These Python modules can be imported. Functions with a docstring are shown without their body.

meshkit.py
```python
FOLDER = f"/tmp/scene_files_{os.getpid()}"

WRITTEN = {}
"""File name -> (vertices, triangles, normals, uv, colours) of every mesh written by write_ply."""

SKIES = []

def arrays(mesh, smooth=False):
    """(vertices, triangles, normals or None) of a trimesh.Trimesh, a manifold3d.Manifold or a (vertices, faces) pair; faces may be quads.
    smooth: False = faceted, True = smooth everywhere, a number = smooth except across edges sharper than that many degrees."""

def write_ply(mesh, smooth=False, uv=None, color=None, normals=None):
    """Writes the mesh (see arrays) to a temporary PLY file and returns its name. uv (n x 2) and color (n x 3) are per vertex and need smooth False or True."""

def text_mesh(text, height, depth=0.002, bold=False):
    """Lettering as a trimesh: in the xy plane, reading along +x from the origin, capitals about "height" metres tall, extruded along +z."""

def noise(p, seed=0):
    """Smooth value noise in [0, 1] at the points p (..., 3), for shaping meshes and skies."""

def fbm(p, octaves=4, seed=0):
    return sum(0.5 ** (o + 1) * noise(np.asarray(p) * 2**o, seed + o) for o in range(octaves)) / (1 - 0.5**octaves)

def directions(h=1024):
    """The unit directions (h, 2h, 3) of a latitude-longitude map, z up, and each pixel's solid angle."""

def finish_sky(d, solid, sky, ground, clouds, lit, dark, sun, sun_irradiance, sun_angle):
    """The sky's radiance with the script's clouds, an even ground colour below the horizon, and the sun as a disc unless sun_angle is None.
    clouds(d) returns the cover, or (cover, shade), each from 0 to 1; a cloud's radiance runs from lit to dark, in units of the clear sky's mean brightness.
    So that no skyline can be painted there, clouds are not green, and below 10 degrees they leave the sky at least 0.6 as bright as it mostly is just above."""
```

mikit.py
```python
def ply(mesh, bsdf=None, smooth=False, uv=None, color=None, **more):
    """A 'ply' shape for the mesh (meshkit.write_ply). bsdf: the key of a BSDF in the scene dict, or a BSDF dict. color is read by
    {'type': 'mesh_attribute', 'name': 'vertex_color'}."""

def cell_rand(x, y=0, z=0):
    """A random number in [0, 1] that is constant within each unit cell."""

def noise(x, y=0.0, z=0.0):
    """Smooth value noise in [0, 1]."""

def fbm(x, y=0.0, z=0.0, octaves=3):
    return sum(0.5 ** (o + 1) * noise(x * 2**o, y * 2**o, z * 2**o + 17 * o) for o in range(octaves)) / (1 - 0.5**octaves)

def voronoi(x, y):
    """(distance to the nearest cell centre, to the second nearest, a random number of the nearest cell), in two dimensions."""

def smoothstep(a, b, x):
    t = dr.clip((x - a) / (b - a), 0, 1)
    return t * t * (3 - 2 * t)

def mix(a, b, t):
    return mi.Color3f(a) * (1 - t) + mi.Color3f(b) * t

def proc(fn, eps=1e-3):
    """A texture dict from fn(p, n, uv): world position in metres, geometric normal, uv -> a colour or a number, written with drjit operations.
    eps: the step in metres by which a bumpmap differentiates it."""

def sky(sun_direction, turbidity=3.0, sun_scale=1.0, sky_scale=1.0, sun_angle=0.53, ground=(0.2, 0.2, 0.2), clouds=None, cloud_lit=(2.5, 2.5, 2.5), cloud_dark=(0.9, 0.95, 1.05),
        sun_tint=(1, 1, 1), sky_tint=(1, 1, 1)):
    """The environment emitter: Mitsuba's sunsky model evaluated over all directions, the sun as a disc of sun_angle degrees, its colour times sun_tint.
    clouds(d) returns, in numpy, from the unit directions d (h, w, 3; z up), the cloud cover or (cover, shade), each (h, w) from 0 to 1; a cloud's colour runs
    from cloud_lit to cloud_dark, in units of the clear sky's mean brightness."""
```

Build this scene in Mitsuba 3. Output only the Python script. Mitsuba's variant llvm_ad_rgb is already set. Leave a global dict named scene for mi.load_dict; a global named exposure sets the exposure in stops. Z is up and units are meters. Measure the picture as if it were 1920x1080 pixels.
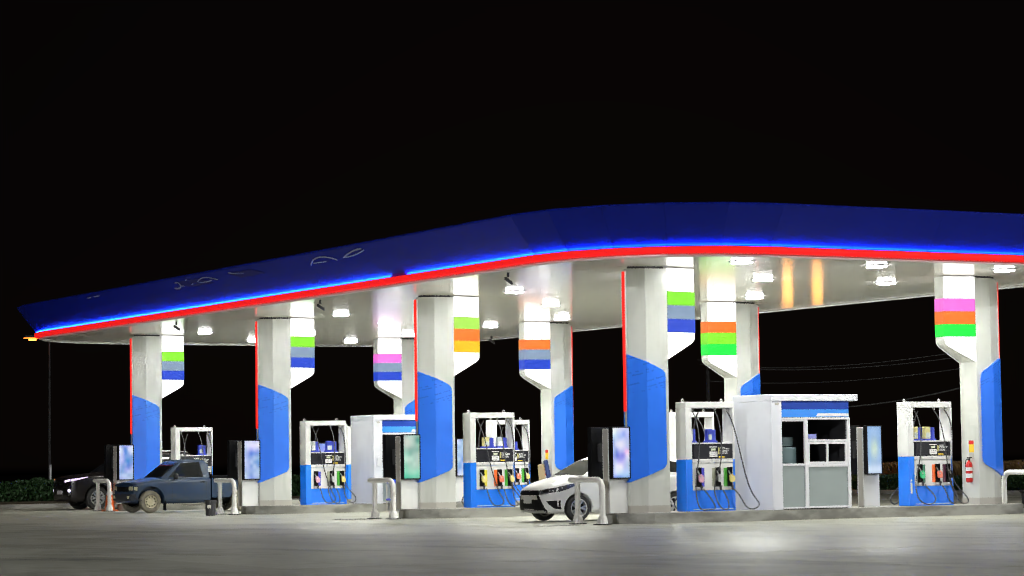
import math, random
import numpy as np
import trimesh, manifold3d as m3
import drjit as dr
import mitsuba as mi
import mikit, meshkit
from shapely.geometry import Polygon, box as sbox
from shapely import affinity
T4 = mi.ScalarTransform4f
random.seed(7)
rng = np.random.default_rng(11)
scene, labels = {}, {}

# ------------------------------------------------------------------ camera, sky, exposure
CAM = np.array([-29.585, -46.528, 1.30])
F_PX, YAW, PITCH, ROLL = 4850.5, math.radians(60.809), math.radians(3.871), math.radians(-0.786)
_f = np.array([math.cos(PITCH) * math.cos(YAW), math.cos(PITCH) * math.sin(YAW), math.sin(PITCH)])
_r = np.array([math.sin(YAW), -math.cos(YAW), 0.0])
_u = np.cross(_r, _f)
UPV = -math.sin(ROLL) * _r + math.cos(ROLL) * _u
scene['camera'] = {'type': 'perspective', 'fov': math.degrees(2 * math.atan(960 / F_PX)), 'fov_axis': 'x', 'near_clip': 0.5, 'far_clip': 1500.0,
                   'to_world': T4().look_at(origin=CAM.tolist(), target=(CAM + _f * 10).tolist(), up=UPV.tolist())}
sky = mikit.sky((0.3, 0.5, 0.25), turbidity=3.0, sun_scale=0.0, sky_scale=0.004, sky_tint=(1.25, 0.85, 0.95), ground=(0.05, 0.05, 0.05))
sky['sampling_weight'] = 0.2
scene['night_sky_light'] = sky
exposure = 0.25
LAMP = 320.0
FLOOD = 4300.0        # floodlights on the mast to the left of the viewer          # radiance of the canopy lights
SIGN = 0.95           # radiance of the backlit white sign faces
TUBE = 0.82            # red light lines
GLOW = 460.0            # hidden blue line behind the red trim
SODIUM = 25.0

# ------------------------------------------------------------------ layout
S, UL = 9.684, 8.315          # island spacing (y) and the distance between the two columns of an island (x)
ZI, ZT = 0.22, 5.42           # island top, ceiling

# ------------------------------------------------------------------ materials
def rgb(*c): return {'type': 'rgb', 'value': [float(x) for x in c]}
def mat(name, color, rough=0.5, metal=0.0, coat=0.0, spec=0.5, bump=None, **kw):
    b = {'type': 'principled', 'base_color': color if isinstance(color, dict) else rgb(*color),
         'roughness': rough if isinstance(rough, dict) else float(rough), 'metallic': float(metal), 'clearcoat': float(coat), 'specular': float(spec), **kw}
    if coat: b['clearcoat_gloss'] = 0.95
    b = {'type': 'twosided', 'bsdf': b}
    if bump is not None:
        b = {'type': 'twosided', 'bsdf': {'type': 'bumpmap', 'arbitrary': bump[0], 'scale': bump[1], 'nested': b['bsdf']}}
    scene['mat_' + name] = b
    return 'mat_' + name
def speckled(c, amount, freq, c2=None):
    c2 = c2 or tuple(x * (1 - amount) for x in c)
    return mikit.proc(lambda p, n, uv: mikit.mix(c, c2, mikit.smoothstep(0.35, 0.75, mikit.fbm(p.x * freq, p.y * freq, p.z * freq, 4))))

def concrete_color(p, n, uv, k=1.0):
    a = mikit.fbm(p.x * 0.35, p.y * 0.10, 0.0, 4)
    b = mikit.fbm(p.x * 1.1 + 9, p.y * 0.8, 3.0, 4)
    c = mikit.fbm(p.x * 7, p.y * 7, 1.0, 3)
    d = mikit.smoothstep(0.60, 0.72, mikit.fbm(p.x * 0.9 + p.y * 0.25 + 40, p.y * 0.30, 5.0, 5))
    v = 0.375 - 0.055 * mikit.smoothstep(0.42, 0.7, a) - 0.05 * mikit.smoothstep(0.5, 0.72, b) - 0.07 * d + 0.07 * (c - 0.5)
    v = v * k
    return mi.Color3f(v * 0.99, v * 0.985, v * 0.82)
def concrete_rough(p, n, uv):
    a = mikit.fbm(p.x * 0.30 + 4, p.y * 0.13, 7.0, 4)
    return 0.36 + 0.22 * a
CONCRETES = [mat('concrete_' + n, mikit.proc(lambda p, nn, uv, k=k: concrete_color(p, nn, uv, k)), mikit.proc(concrete_rough), spec=0.5) for n, k in (('a', 0.90), ('b', 1.0), ('c', 1.03))]
JOINT = mat('joint', (0.035, 0.034, 0.03), 0.9)
KERB = mat('kerb', mikit.proc(lambda p, n, uv: mikit.mix((0.34, 0.335, 0.31), (0.17, 0.165, 0.15), mikit.smoothstep(0.35, 0.7, mikit.fbm(p.x * 1.6, p.y * 1.6, p.z * 3, 5)))), 0.75)
def soil_color(p, n, uv):
    a = mikit.fbm(p.x * 0.8, p.y * 0.8, 0.0, 4)
    return mikit.mix((0.10, 0.075, 0.05), (0.05, 0.05, 0.03), a)
SOIL = mat('soil', mikit.proc(soil_color), 0.9)
WHITE = mat('white_panel', (0.69, 0.69, 0.69), 0.32)
COLW = mat('column_white', mikit.proc(lambda p, n, uv: mikit.mix((0.59, 0.60, 0.57), (0.54, 0.55, 0.515), mikit.smoothstep(0.5, 0.75, mikit.fbm(p.x * 5, p.y * 5, p.z * 0.6, 4)))), 0.3)
WHITEB = mat('white_gloss', (0.80, 0.80, 0.81), 0.22, coat=0.3)
WALLW = mat('kiosk_white', mikit.proc(lambda p, n, uv: mikit.mix((0.67, 0.68, 0.75), (0.63, 0.64, 0.71), mikit.smoothstep(0.5, 0.75, mikit.fbm(p.x * 3, p.y * 3, p.z * 0.7, 3)))), 0.3)
CEIL = mat('ceiling_metal', (0.78, 0.76, 0.69), 0.13, spec=0.9)
CEILB = mat('ceiling_gap', (0.10, 0.10, 0.10), 0.6)
STEEL = mat('steel', (0.46, 0.44, 0.40), 0.45, metal=0.2)
CHROME = mat('chrome', (0.8, 0.8, 0.8), 0.18, metal=1.0)
ALLOY = mat('alloy', (0.62, 0.62, 0.62), 0.3, metal=0.8)
BEIGEW = mat('beige_wheel', (0.55, 0.50, 0.36), 0.5)
BLACK = mat('black_plastic', (0.005, 0.005, 0.006), 0.55, spec=0.12)
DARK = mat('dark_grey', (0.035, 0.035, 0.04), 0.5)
DISPLAY = mat('display_black', (0.012, 0.012, 0.018), 0.25)
RUBBER = mat('rubber', (0.018, 0.018, 0.018), 0.6)
TYRE_DUST = mat('dusty_tyre', mikit.proc(lambda p, n, uv: mikit.mix((0.30, 0.27, 0.20), (0.13, 0.12, 0.10), mikit.fbm(p.x * 9, p.y * 9, p.z * 9, 3))), 0.85)
HOSE = mat('hose', (0.06, 0.06, 0.065), 0.3)
def column_blue(p, n, uv):
    # printed pattern: short darker dashes along slanted lines in the upper part of the panel
    yl = p.y - S * dr.floor(p.y / S + 0.5)
    h = p.x * 0.9 + yl * 0.5
    a, b = p.z - 0.35 * h, h + 0.35 * p.z
    row = dr.floor(a / 0.062)
    fr = a / 0.062 - row
    cell = dr.floor(b / 0.05 + mikit.cell_rand(row, 3) * 5)
    dash = dr.select((fr > 0.25) & (fr < 0.72) & (mikit.cell_rand(row, cell, 5) > 0.35), 1.0, 0.0)
    zone = dr.select((p.z > 2.72 + 0.35 * mikit.cell_rand(row, 9)) & (mikit.cell_rand(row, 1, 2) > 0.25), 1.0, 0.0)
    t = dash * zone * (0.4 + 0.6 * mikit.noise(p.x * 4, p.y * 4, p.z * 4))
    return mikit.mix((0.028, 0.18, 0.92), (0.014, 0.07, 0.55), t * 0.6)
COLBLUE = mat('column_blue', mikit.proc(column_blue), 0.3, coat=0.4)
AZURE = mat('dispenser_blue', (0.004, 0.19, 0.95), 0.3, coat=0.3)
BAND_DARK = mat('band_navy', (0.010, 0.045, 0.32), 0.5, spec=0.2)
BAND_LIGHT = mat('band_light_blue', (0.02, 0.22, 0.78), 0.35)
FASCIA = mat('fascia_blue', (0.004, 0.014, 0.28), 0.34, coat=0.15, spec=0.22)
FASCIA_MARK = mat('fascia_mark', (0.27, 0.29, 0.42), 0.3)
FASCIA_DARK = mat('fascia_patch', (0.010, 0.012, 0.16), 0.4)
ROOF = mat('roof_deck', (0.12, 0.12, 0.13), 0.7)
REDTRIM = mat('red_trim', (0.70, 0.015, 0.012), 0.6, spec=0.15)
RED = mat('red_paint', (0.62, 0.03, 0.025), 0.3)
ORANGE = mat('orange_plastic', (0.75, 0.13, 0.02), 0.45)
YELLOW = mat('yellow', (0.80, 0.52, 0.03), 0.45)
YSTRIP = mat('yellow_strip', (0.78, 0.68, 0.06), 0.4)
GSTRIP = mat('green_strip', (0.06, 0.34, 0.035), 0.4)
OSTRIP = mat('orange_strip', (0.85, 0.15, 0.03), 0.4)
BSTRIP = mat('blue_strip', (0.05, 0.05, 0.55), 0.4)
OLIVE = mat('olive_strip', (0.33, 0.34, 0.26), 0.4)
MAROON = mat('maroon_strip', (0.10, 0.03, 0.06), 0.4)
DGREEN = mat('dark_green_strip', (0.03, 0.16, 0.09), 0.4)
PINKG = mat('pink_grip', (0.75, 0.40, 0.52), 0.4)
CORAL = mat('coral_grip', (0.85, 0.22, 0.14), 0.4)
GREENG = mat('green_grip', (0.05, 0.55, 0.22), 0.4)
YELG = mat('yellow_grip', (0.75, 0.64, 0.22), 0.4)
GREYG = mat('grey_grip', (0.55, 0.56, 0.57), 0.4)
BOXBLUE = mat('box_blue', (0.03, 0.05, 0.42), 0.4)
BOXYEL = mat('box_yellow', (0.55, 0.50, 0.20), 0.5)
BOXGREY = mat('box_grey', (0.45, 0.50, 0.50), 0.5)
LCD = mat('lcd', (0.55, 0.60, 0.45), 0.4)
PAPER = mat('paper', (0.75, 0.75, 0.76), 0.5)
HOOPW = mat('hoop_white', mikit.proc(lambda p, n, uv: mikit.mix((0.82, 0.81, 0.78), (0.58, 0.55, 0.50), mikit.smoothstep(0.62, 0.80, mikit.fbm(p.x * 9, p.y * 9, p.z * 5, 3)))), 0.35)
FROST = mat('frosted_panel', (0.27, 0.315, 0.32), 0.28, spec=0.7)
FRAME = mat('window_frame', (0.68, 0.68, 0.73), 0.35)
TEAL = mat('teal_case', (0.13, 0.20, 0.22), 0.5)
CARWHITE = mat('car_white', (0.68, 0.68, 0.68), 0.25, coat=1.0)
def truck_color(p, n, uv):
    d = mikit.smoothstep(0.45, 0.8, mikit.fbm(p.x * 6, p.y * 6, p.z * 6, 4))
    return mikit.mix((0.018, 0.042, 0.095), (0.034, 0.050, 0.078), d)
TRUCK = mat('truck_blue', mikit.proc(truck_color), 0.22, coat=1.0)
SUVP = mat('suv_paint', (0.010, 0.008, 0.008), 0.25, coat=0.4, spec=0.3)
CARGLASS = mat('car_glass', (0.008, 0.009, 0.011), 0.05, spec=0.4)
HEADDARK = mat('headlight_dark', (0.05, 0.052, 0.06), 0.08, spec=0.9, coat=1.0)
LAMPGLASS = mat('lamp_glass', (0.30, 0.31, 0.33), 0.08, spec=0.9)
LAMPOLD = mat('old_lamp', (0.55, 0.52, 0.36), 0.2)
CAMEL = mat('tan_fabric', (0.35, 0.27, 0.16), 0.8)
NAVY = mat('navy_fabric', (0.03, 0.05, 0.16), 0.7)
LEAF = {'type': 'twosided', 'bsdf': {'type': 'principled', 'base_color': rgb(0.022, 0.060, 0.016), 'roughness': 0.6}}
scene['mat_leaf'] = LEAF; LEAF = 'mat_leaf'
GRASSB = mat('grass_blade', (0.22, 0.13, 0.04), 0.7)
WIREM = mat('wire', (0.22, 0.22, 0.21), 0.6)
POLE = mat('pole_grey', (0.10, 0.10, 0.10), 0.7)
WOODP = mat('pole_concrete', (0.06, 0.055, 0.05), 0.9)
scene['mat_window'] = {'type': 'thindielectric', 'int_ior': 1.5}
WINDOW = 'mat_window'
scene['mat_film'] = {'type': 'principledthin', 'base_color': {'type': 'mesh_attribute', 'name': 'vertex_color'}, 'roughness': 0.25, 'spec_trans': 0.0, 'diff_trans': 1.6, 'eta': 1.3}
BLACKM = 'mat_black_plastic'

# ------------------------------------------------------------------ mesh helpers
def cat(ms): return trimesh.util.concatenate([m for m in ms if m is not None])
def box(x0, x1, y0, y1, z0, z1, c=0.0):
    """a box, its edges chamfered by c"""
    x0, x1 = min(x0, x1), max(x0, x1); y0, y1 = min(y0, y1), max(y0, y1); z0, z1 = min(z0, z1), max(z0, z1)
    if c <= 0:
        m = trimesh.creation.box((x1 - x0, y1 - y0, z1 - z0)); m.apply_translation(((x0 + x1) / 2, (y0 + y1) / 2, (z0 + z1) / 2)); return m
    c = min(c, (x1 - x0) / 2.2, (y1 - y0) / 2.2, (z1 - z0) / 2.2)
    pts = []
    for x, sx in ((x0, 1), (x1, -1)):
        for y, sy in ((y0, 1), (y1, -1)):
            for z, sz in ((z0, 1), (z1, -1)):
                pts += [(x, y + sy * c, z + sz * c), (x + sx * c, y, z + sz * c), (x + sx * c, y + sy * c, z)]
    return trimesh.convex.convex_hull(np.array(pts))
def extrude(poly, h):
    if poly.geom_type != 'Polygon':
        return cat([extrude(g, h) for g in poly.geoms if g.area > 1e-7])
    return trimesh.creation.extrude_polygon(poly, h, engine='earcut')
def prism_z(pts, z0, z1):
    m = extrude(pts if hasattr(pts, 'area') else Polygon(pts), z1 - z0); m.apply_translation((0, 0, z0)); return m
def prism_y(pts, y0, y1):
    """outline in (x, z), extruded along y"""
    m = extrude(pts if hasattr(pts, 'area') else Polygon(pts), y1 - y0)
    v = m.vertices.copy(); m.vertices = np.stack([v[:, 0], y1 - v[:, 2], v[:, 1]], 1)
    m.fix_normals(); return m
def prism_x(pts, x0, x1):
    """outline in (y, z), extruded along x"""
    m = extrude(pts if hasattr(pts, 'area') else Polygon(pts), x1 - x0)
    v = m.vertices.copy(); m.vertices = np.stack([x0 + v[:, 2], v[:, 0], v[:, 1]], 1)
    m.fix_normals(); return m
def spline(pts, n=40):
    pts = np.asarray(pts, float)
    from scipy.interpolate import CubicSpline
    d = np.r_[0, np.cumsum(np.linalg.norm(np.diff(pts, axis=0), axis=1) ** 0.6)]
    return CubicSpline(d, pts)(np.linspace(0, d[-1], n))
def tube(path, r, n=8):
    path = np.asarray(path, float); k = len(path)
    r = np.broadcast_to(r, (k,))
    t = np.gradient(path, axis=0); t /= np.linalg.norm(t, axis=1, keepdims=True)
    a = np.cross(t[0], [0.31, 0.2, 0.93]); a /= np.linalg.norm(a)
    V = []
    for i in range(k):
        a = a - t[i] * (a @ t[i]); a /= np.linalg.norm(a); b = np.cross(t[i], a)
        for j in range(n):
            q = 2 * math.pi * j / n
            V.append(path[i] + r[i] * (math.cos(q) * a + math.sin(q) * b))
    Fc = []
    for i in range(k - 1):
        for j in range(n):
            p, q = i * n + j, i * n + (j + 1) % n
            Fc += [(p, q, q + n), (p, q + n, p + n)]
    V += [path[0], path[-1]]
    for j in range(n):
        Fc += [(k * n, (j + 1) % n, j), (k * n + 1, (k - 1) * n + j, (k - 1) * n + (j + 1) % n)]
    return trimesh.Trimesh(np.array(V), np.array(Fc), process=False)
def lathe(prof, n=28, axis='z'):
    """profile of (radius, height)"""
    prof = np.asarray(prof, float); k = len(prof)
    V, Fc = [], []
    for i in range(n):
        q = 2 * math.pi * i / n
        for r, z in prof: V.append((r * math.cos(q), r * math.sin(q), z))
    for i in range(n):
        for j in range(k - 1):
            a, b = i * k + j, ((i + 1) % n) * k + j
            Fc += [(a, b, b + 1), (a, b + 1, a + 1)]
    V = np.array(V)
    if axis == 'y': V = np.stack([V[:, 0], V[:, 2], -V[:, 1]], 1)
    if axis == 'x': V = np.stack([V[:, 2], V[:, 0], V[:, 1]], 1)
    return trimesh.Trimesh(V, np.array(Fc), process=False)
def moved(m, x=0, y=0, z=0, rz=0):
    m = m.copy()
    if rz: m.apply_transform(trimesh.transformations.rotation_matrix(rz, (0, 0, 1)))
    m.apply_translation((x, y, z)); return m
def flip_x(m):
    m = m.copy(); m.vertices[:, 0] *= -1; m.faces = m.faces[:, ::-1]; return m
def to_man(m): return m3.Manifold(m3.Mesh(np.asarray(m.vertices, np.float32), np.asarray(m.faces, np.uint32)))
def from_man(m):
    q = m.to_mesh(); return trimesh.Trimesh(q.vert_properties[:, :3], q.tri_verts, process=False)
def area(r, w=0.05):
    return {'type': 'area', 'radiance': rgb(*r), 'sampling_weight': float(w)}

# ------------------------------------------------------------------ scene-tree helpers
def key_of(name):
    if name not in scene and name not in labels: return name
    i = 1
    while f'{name}_{i:03d}' in scene or f'{name}_{i:03d}' in labels: i += 1
    return f'{name}_{i:03d}'
def thing(name, label, category, group=None):
    k = key_of(name); labels[k] = {'label': label, 'category': category}
    if group: labels[k]['group'] = group
    return k
used = set()
def put(parent, name, mesh, m, smooth=False, tw=None, label=None, emit=None, **more):
    """one entry of the scene: a part of parent (or of its part parent__x); mesh may be a ready ply dict"""
    base = f'{parent}__{name}' if parent else name
    k, i = base, 1
    while k in scene or k in used:
        k = f'{base}_{i:03d}'; i += 1
    used.add(k)
    d = dict(mesh) if isinstance(mesh, dict) else mikit.ply(mesh, m, smooth=smooth, **more)
    if isinstance(mesh, dict) and m: d['bsdf'] = {'type': 'ref', 'id': m}
    if tw is not None: d['to_world'] = tw
    if emit is not None: d['emitter'] = emit
    scene[k] = d
    if label: labels[k] = {**labels.get(k, {}), 'label': label}
    return k
def single(name, mesh, m, label, category, group=None, **kw):
    k = thing(name, label, category, group)
    del_k = labels.pop(k)
    kk = put(None, k, mesh, m, **kw); labels[kk] = del_k
    return kk
def structure(name, mesh, m, label, **kw):
    k = put(None, name, mesh, m, **kw); labels[k] = {'label': label, 'kind': 'structure'}; return k
def shift(x=0, y=0, z=0): return T4().translate([float(x), float(y), float(z)])

ISL = ['nearest island', 'second island', 'third island', 'farthest island']

# ------------------------------------------------------------------ ground
structure('ground', box(-400, 500, -300, 600, -1.0, -0.06), SOIL, 'dark unlit ground around the filling station')
apron = Polygon([(-70, -70), (28.0, -70), (28.0, 38.0), (-70, 38.0)])
pv = structure('pavement', prism_z(apron, -0.06, -0.025), JOINT, 'worn grey concrete forecourt in front of and under the canopy')
g_ = np.random.default_rng(5)
XS, YS = [-70, -40, -34, -28, -22, -16, -10, -4, 2, 8, 14, 20, 27.98], [-70, -46, -40, -34.3, -28.4, -22.4, -16.2, -10, -4, 2, 8, 14, 20, 26, 32, 37.98]
for a0, a1 in zip(XS, XS[1:]):
    for b0, b1 in zip(YS, YS[1:]):
        put(pv, 'slab', box(a0 + 0.012, a1 - 0.012, b0 + 0.012, b1 - 0.012, -0.03, 0.0 - 0.004 * g_.random(), 0.004), CONCRETES[int(g_.choice([0, 1, 1, 2]))])

# ------------------------------------------------------------------ islands
def stadium(w, u0, u1, n=14):
    a = np.linspace(math.pi / 2, 3 * math.pi / 2, n)
    L = [(u0 + w * math.cos(q), w * math.sin(q)) for q in a]
    R_ = [(u1 - w * math.cos(q), -w * math.sin(q)) for q in a]
    return Polygon(L + R_)
isl_out = stadium(0.80, -0.51, UL + 0.48)
def island_mesh():
    a = prism_z(isl_out, -0.01, ZI - 0.02)
    b = prism_z(isl_out.buffer(-0.015), ZI - 0.02, ZI)
    return cat([a, b])
ip = mikit.ply(island_mesh(), KERB)
for i in range(4):
    single('pump_island', ip, None, ['stained concrete island with the white kiosk, nearest the viewer', 'concrete island behind the white hatchback, second from the viewer',
           'concrete island carrying the kiosk half hidden by a lit column, third from the viewer', 'concrete island beside the blue pickup, farthest from the viewer'][i], 'island', 'concrete pump islands', tw=shift(0, i * S))

# ------------------------------------------------------------------ canopy
U0, U1, V0, V1, RC = -3.09, 11.69, -3.63, 34.13, 3.4
def outline(nc=5, step=3.3):
    """corners of the canopy's plan, counter-clockwise, straight runs cut about every step metres, rounded corners in nc facets"""
    P = []
    def arc(cx, cy, a0):
        for i in range(nc + 1):
            q = a0 + (math.pi / 2) * i / nc
            P.append((cx + RC * math.cos(q), cy + RC * math.sin(q)))
    arc(U0 + RC, V0 + RC, math.pi); arc(U1 - RC, V0 + RC, 1.5 * math.pi); arc(U1 - RC, V1 - RC, 0); arc(U0 + RC, V1 - RC, math.pi / 2)
    P = np.array(P); Q = []
    for a, b in zip(P, np.roll(P, -1, axis=0)):
        n = max(1, int(round(np.linalg.norm(b - a) / step)))
        for j in range(n): Q.append(a + (b - a) * j / n)
    return np.array(Q)
OUT = outline()
OUTPOLY = Polygon(OUT)
NB = len(OUT)
def normals_of(P):
    e = np.roll(P, -1, axis=0) - P; n = np.stack([e[:, 1], -e[:, 0]], 1); n /= np.linalg.norm(n, axis=1, keepdims=True)
    m = n + np.roll(n, 1, axis=0)
    m /= np.linalg.norm(m, axis=1, keepdims=True)
    return m / np.maximum((m * n).sum(1, keepdims=True), 0.5)
NRM = normals_of(OUT)
def sweep_edge(i, prof, gap=0.0):
    """profile of (offset outwards, z) along edge i of the outline, ends closed"""
    j = (i + 1) % NB
    a, b, na, nb = OUT[i], OUT[j], NRM[i], NRM[j]
    d = (b - a) / np.linalg.norm(b - a)
    prof = np.asarray(prof, float)
    V = np.vstack([[(*(a + na * o + d * gap), z) for o, z in prof], [(*(b + nb * o - d * gap), z) for o, z in prof]])
    k = len(prof); Fc = []
    for q in range(k):
        r = (q + 1) % k
        Fc += [(q, q + k, r + k), (q, r + k, r)]
    cap = trimesh.creation.triangulate_polygon(Polygon(prof), engine='earcut')
    idx = [int(np.argmin(np.abs(prof - p).sum(1))) for p in cap[0]]
    for t in cap[1]:
        p, q, r = (idx[x] for x in t)
        Fc += [(p, q, r), (p + k, r + k, q + k)]
    m = trimesh.Trimesh(V, np.array(Fc), process=False); m.fix_normals(); return m
canopy = thing('canopy', 'large flat canopy with flared dark blue fascia, glowing red edge line and glossy pale ceiling', 'canopy')
# ceiling: narrow metal planks along x, more than three hundred would fit, too thin to tell apart from here
inner = OUTPOLY.buffer(-0.045)
planks = []
yv = V0 + 0.05
while yv < V1:
    g = inner.intersection(sbox(U0, yv, U1, yv + 0.292))
    if g.area > 0.02:
        q_ = prism_z(g, ZT, ZT + 0.02)
        q_.vertices[:, 2] += (q_.vertices[:, 1] - yv - 0.146) * math.tan(math.radians(rng.uniform(-0.22, 0.22)))   # laid a little unevenly
        planks.append(q_)
    yv += 0.30
k = put(canopy, 'ceiling_planks', cat(planks), CEIL); labels[k] = {'label': 'narrow glossy metal ceiling planks', 'kind': 'stuff'}
put(canopy, 'ceiling_backing', prism_z(inner, ZT + 0.026, ZT + 0.05), CEILB)
put(canopy, 'roof_deck', prism_z(OUTPOLY.buffer(0.25), 6.10, 6.20), ROOF)
prof_f = [(0.02, 5.50), (0.17, 5.70), (0.42, 6.02), (0.60, 6.27), (0.655, 6.345), (0.67, 6.375), (0.66, 6.40), (0.62, 6.41), (0.30, 6.41), (0.25, 6.12), (-0.06, 5.50)]
prof_r = [(0.0, 5.438), (0.09, 5.438), (0.135, 5.450), (0.15, 5.488), (0.15, 5.565), (0.145, 5.577), (0.140, 5.577), (0.139, 5.565), (0.0, 5.565)]
prof_l = [(-0.10, 5.375), (-0.012, 5.375), (-0.004, 5.40), (-0.004, 5.50), (-0.03, 5.50), (-0.03, 5.415), (-0.10, 5.405)]
for i in range(NB):
    put(canopy, 'fascia_panel', sweep_edge(i, prof_f, 0.002), FASCIA)
for i in range(NB):
    put(canopy, 'red_trim', sweep_edge(i, prof_r, 0.006), REDTRIM, emit=area((0.72 * TUBE, 0.010 * TUBE, 0.010 * TUBE), 0.01))
def strip_sheet(i, t0=0.004, t1=0.996):
    j = (i + 1) % NB
    c = [OUT[i] + NRM[i] * o + (OUT[j] + NRM[j] * o - OUT[i] - NRM[i] * o) * t for o, t in ((0.10, t0), (0.138, t0), (0.138, t1), (0.10, t1))]
    m = trimesh.Trimesh(np.array([(*q, z) for q, z in zip(c, (5.570, 5.570, 5.570, 5.570))]), [[0, 1, 2], [0, 2, 3]], process=False)
    if m.face_normals[0][2] < 0: m.invert()
    return m
def glow_strip(idx): return cat([strip_sheet(i) for i in idx])
for i in range(NB): put(canopy, 'ceiling_lip', sweep_edge(i, prof_l, 0.002), WHITE)
# the hidden blue line, in runs; one short run on the long side is dead
runs, cur = [], []
dead = min(range(NB), key=lambda i: np.linalg.norm((OUT[i] + OUT[(i + 1) % NB]) / 2 - np.array([-3.15, 5.7])))
for i in range(NB):
    if i == dead: continue
    cur.append(i)
    if len(cur) == 6 or (i + 1) % NB == dead: runs.append(cur); cur = []
if cur: runs.append(cur)
for rr in runs:
    put(canopy, 'blue_light_strip', glow_strip(rr), BAND_LIGHT, emit=area((0.001 * GLOW, 0.020 * GLOW, 1.0 * GLOW), 0.25))
# the dead edge: lit but for a short gap
a_, b_ = OUT[dead], OUT[(dead + 1) % NB]
tg = abs((6.05 - a_[1]) / (b_[1] - a_[1])); hw = 0.42 / np.linalg.norm(b_ - a_)
tg = min(max(tg, hw + 0.05), 1 - hw - 0.05)
put(canopy, 'blue_light_strip', cat([strip_sheet(dead, 0.004, tg - hw), strip_sheet(dead, tg + hw, 0.996)]), BAND_LIGHT, emit=area((0.001 * GLOW, 0.020 * GLOW, 1.0 * GLOW), 0.12))

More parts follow.
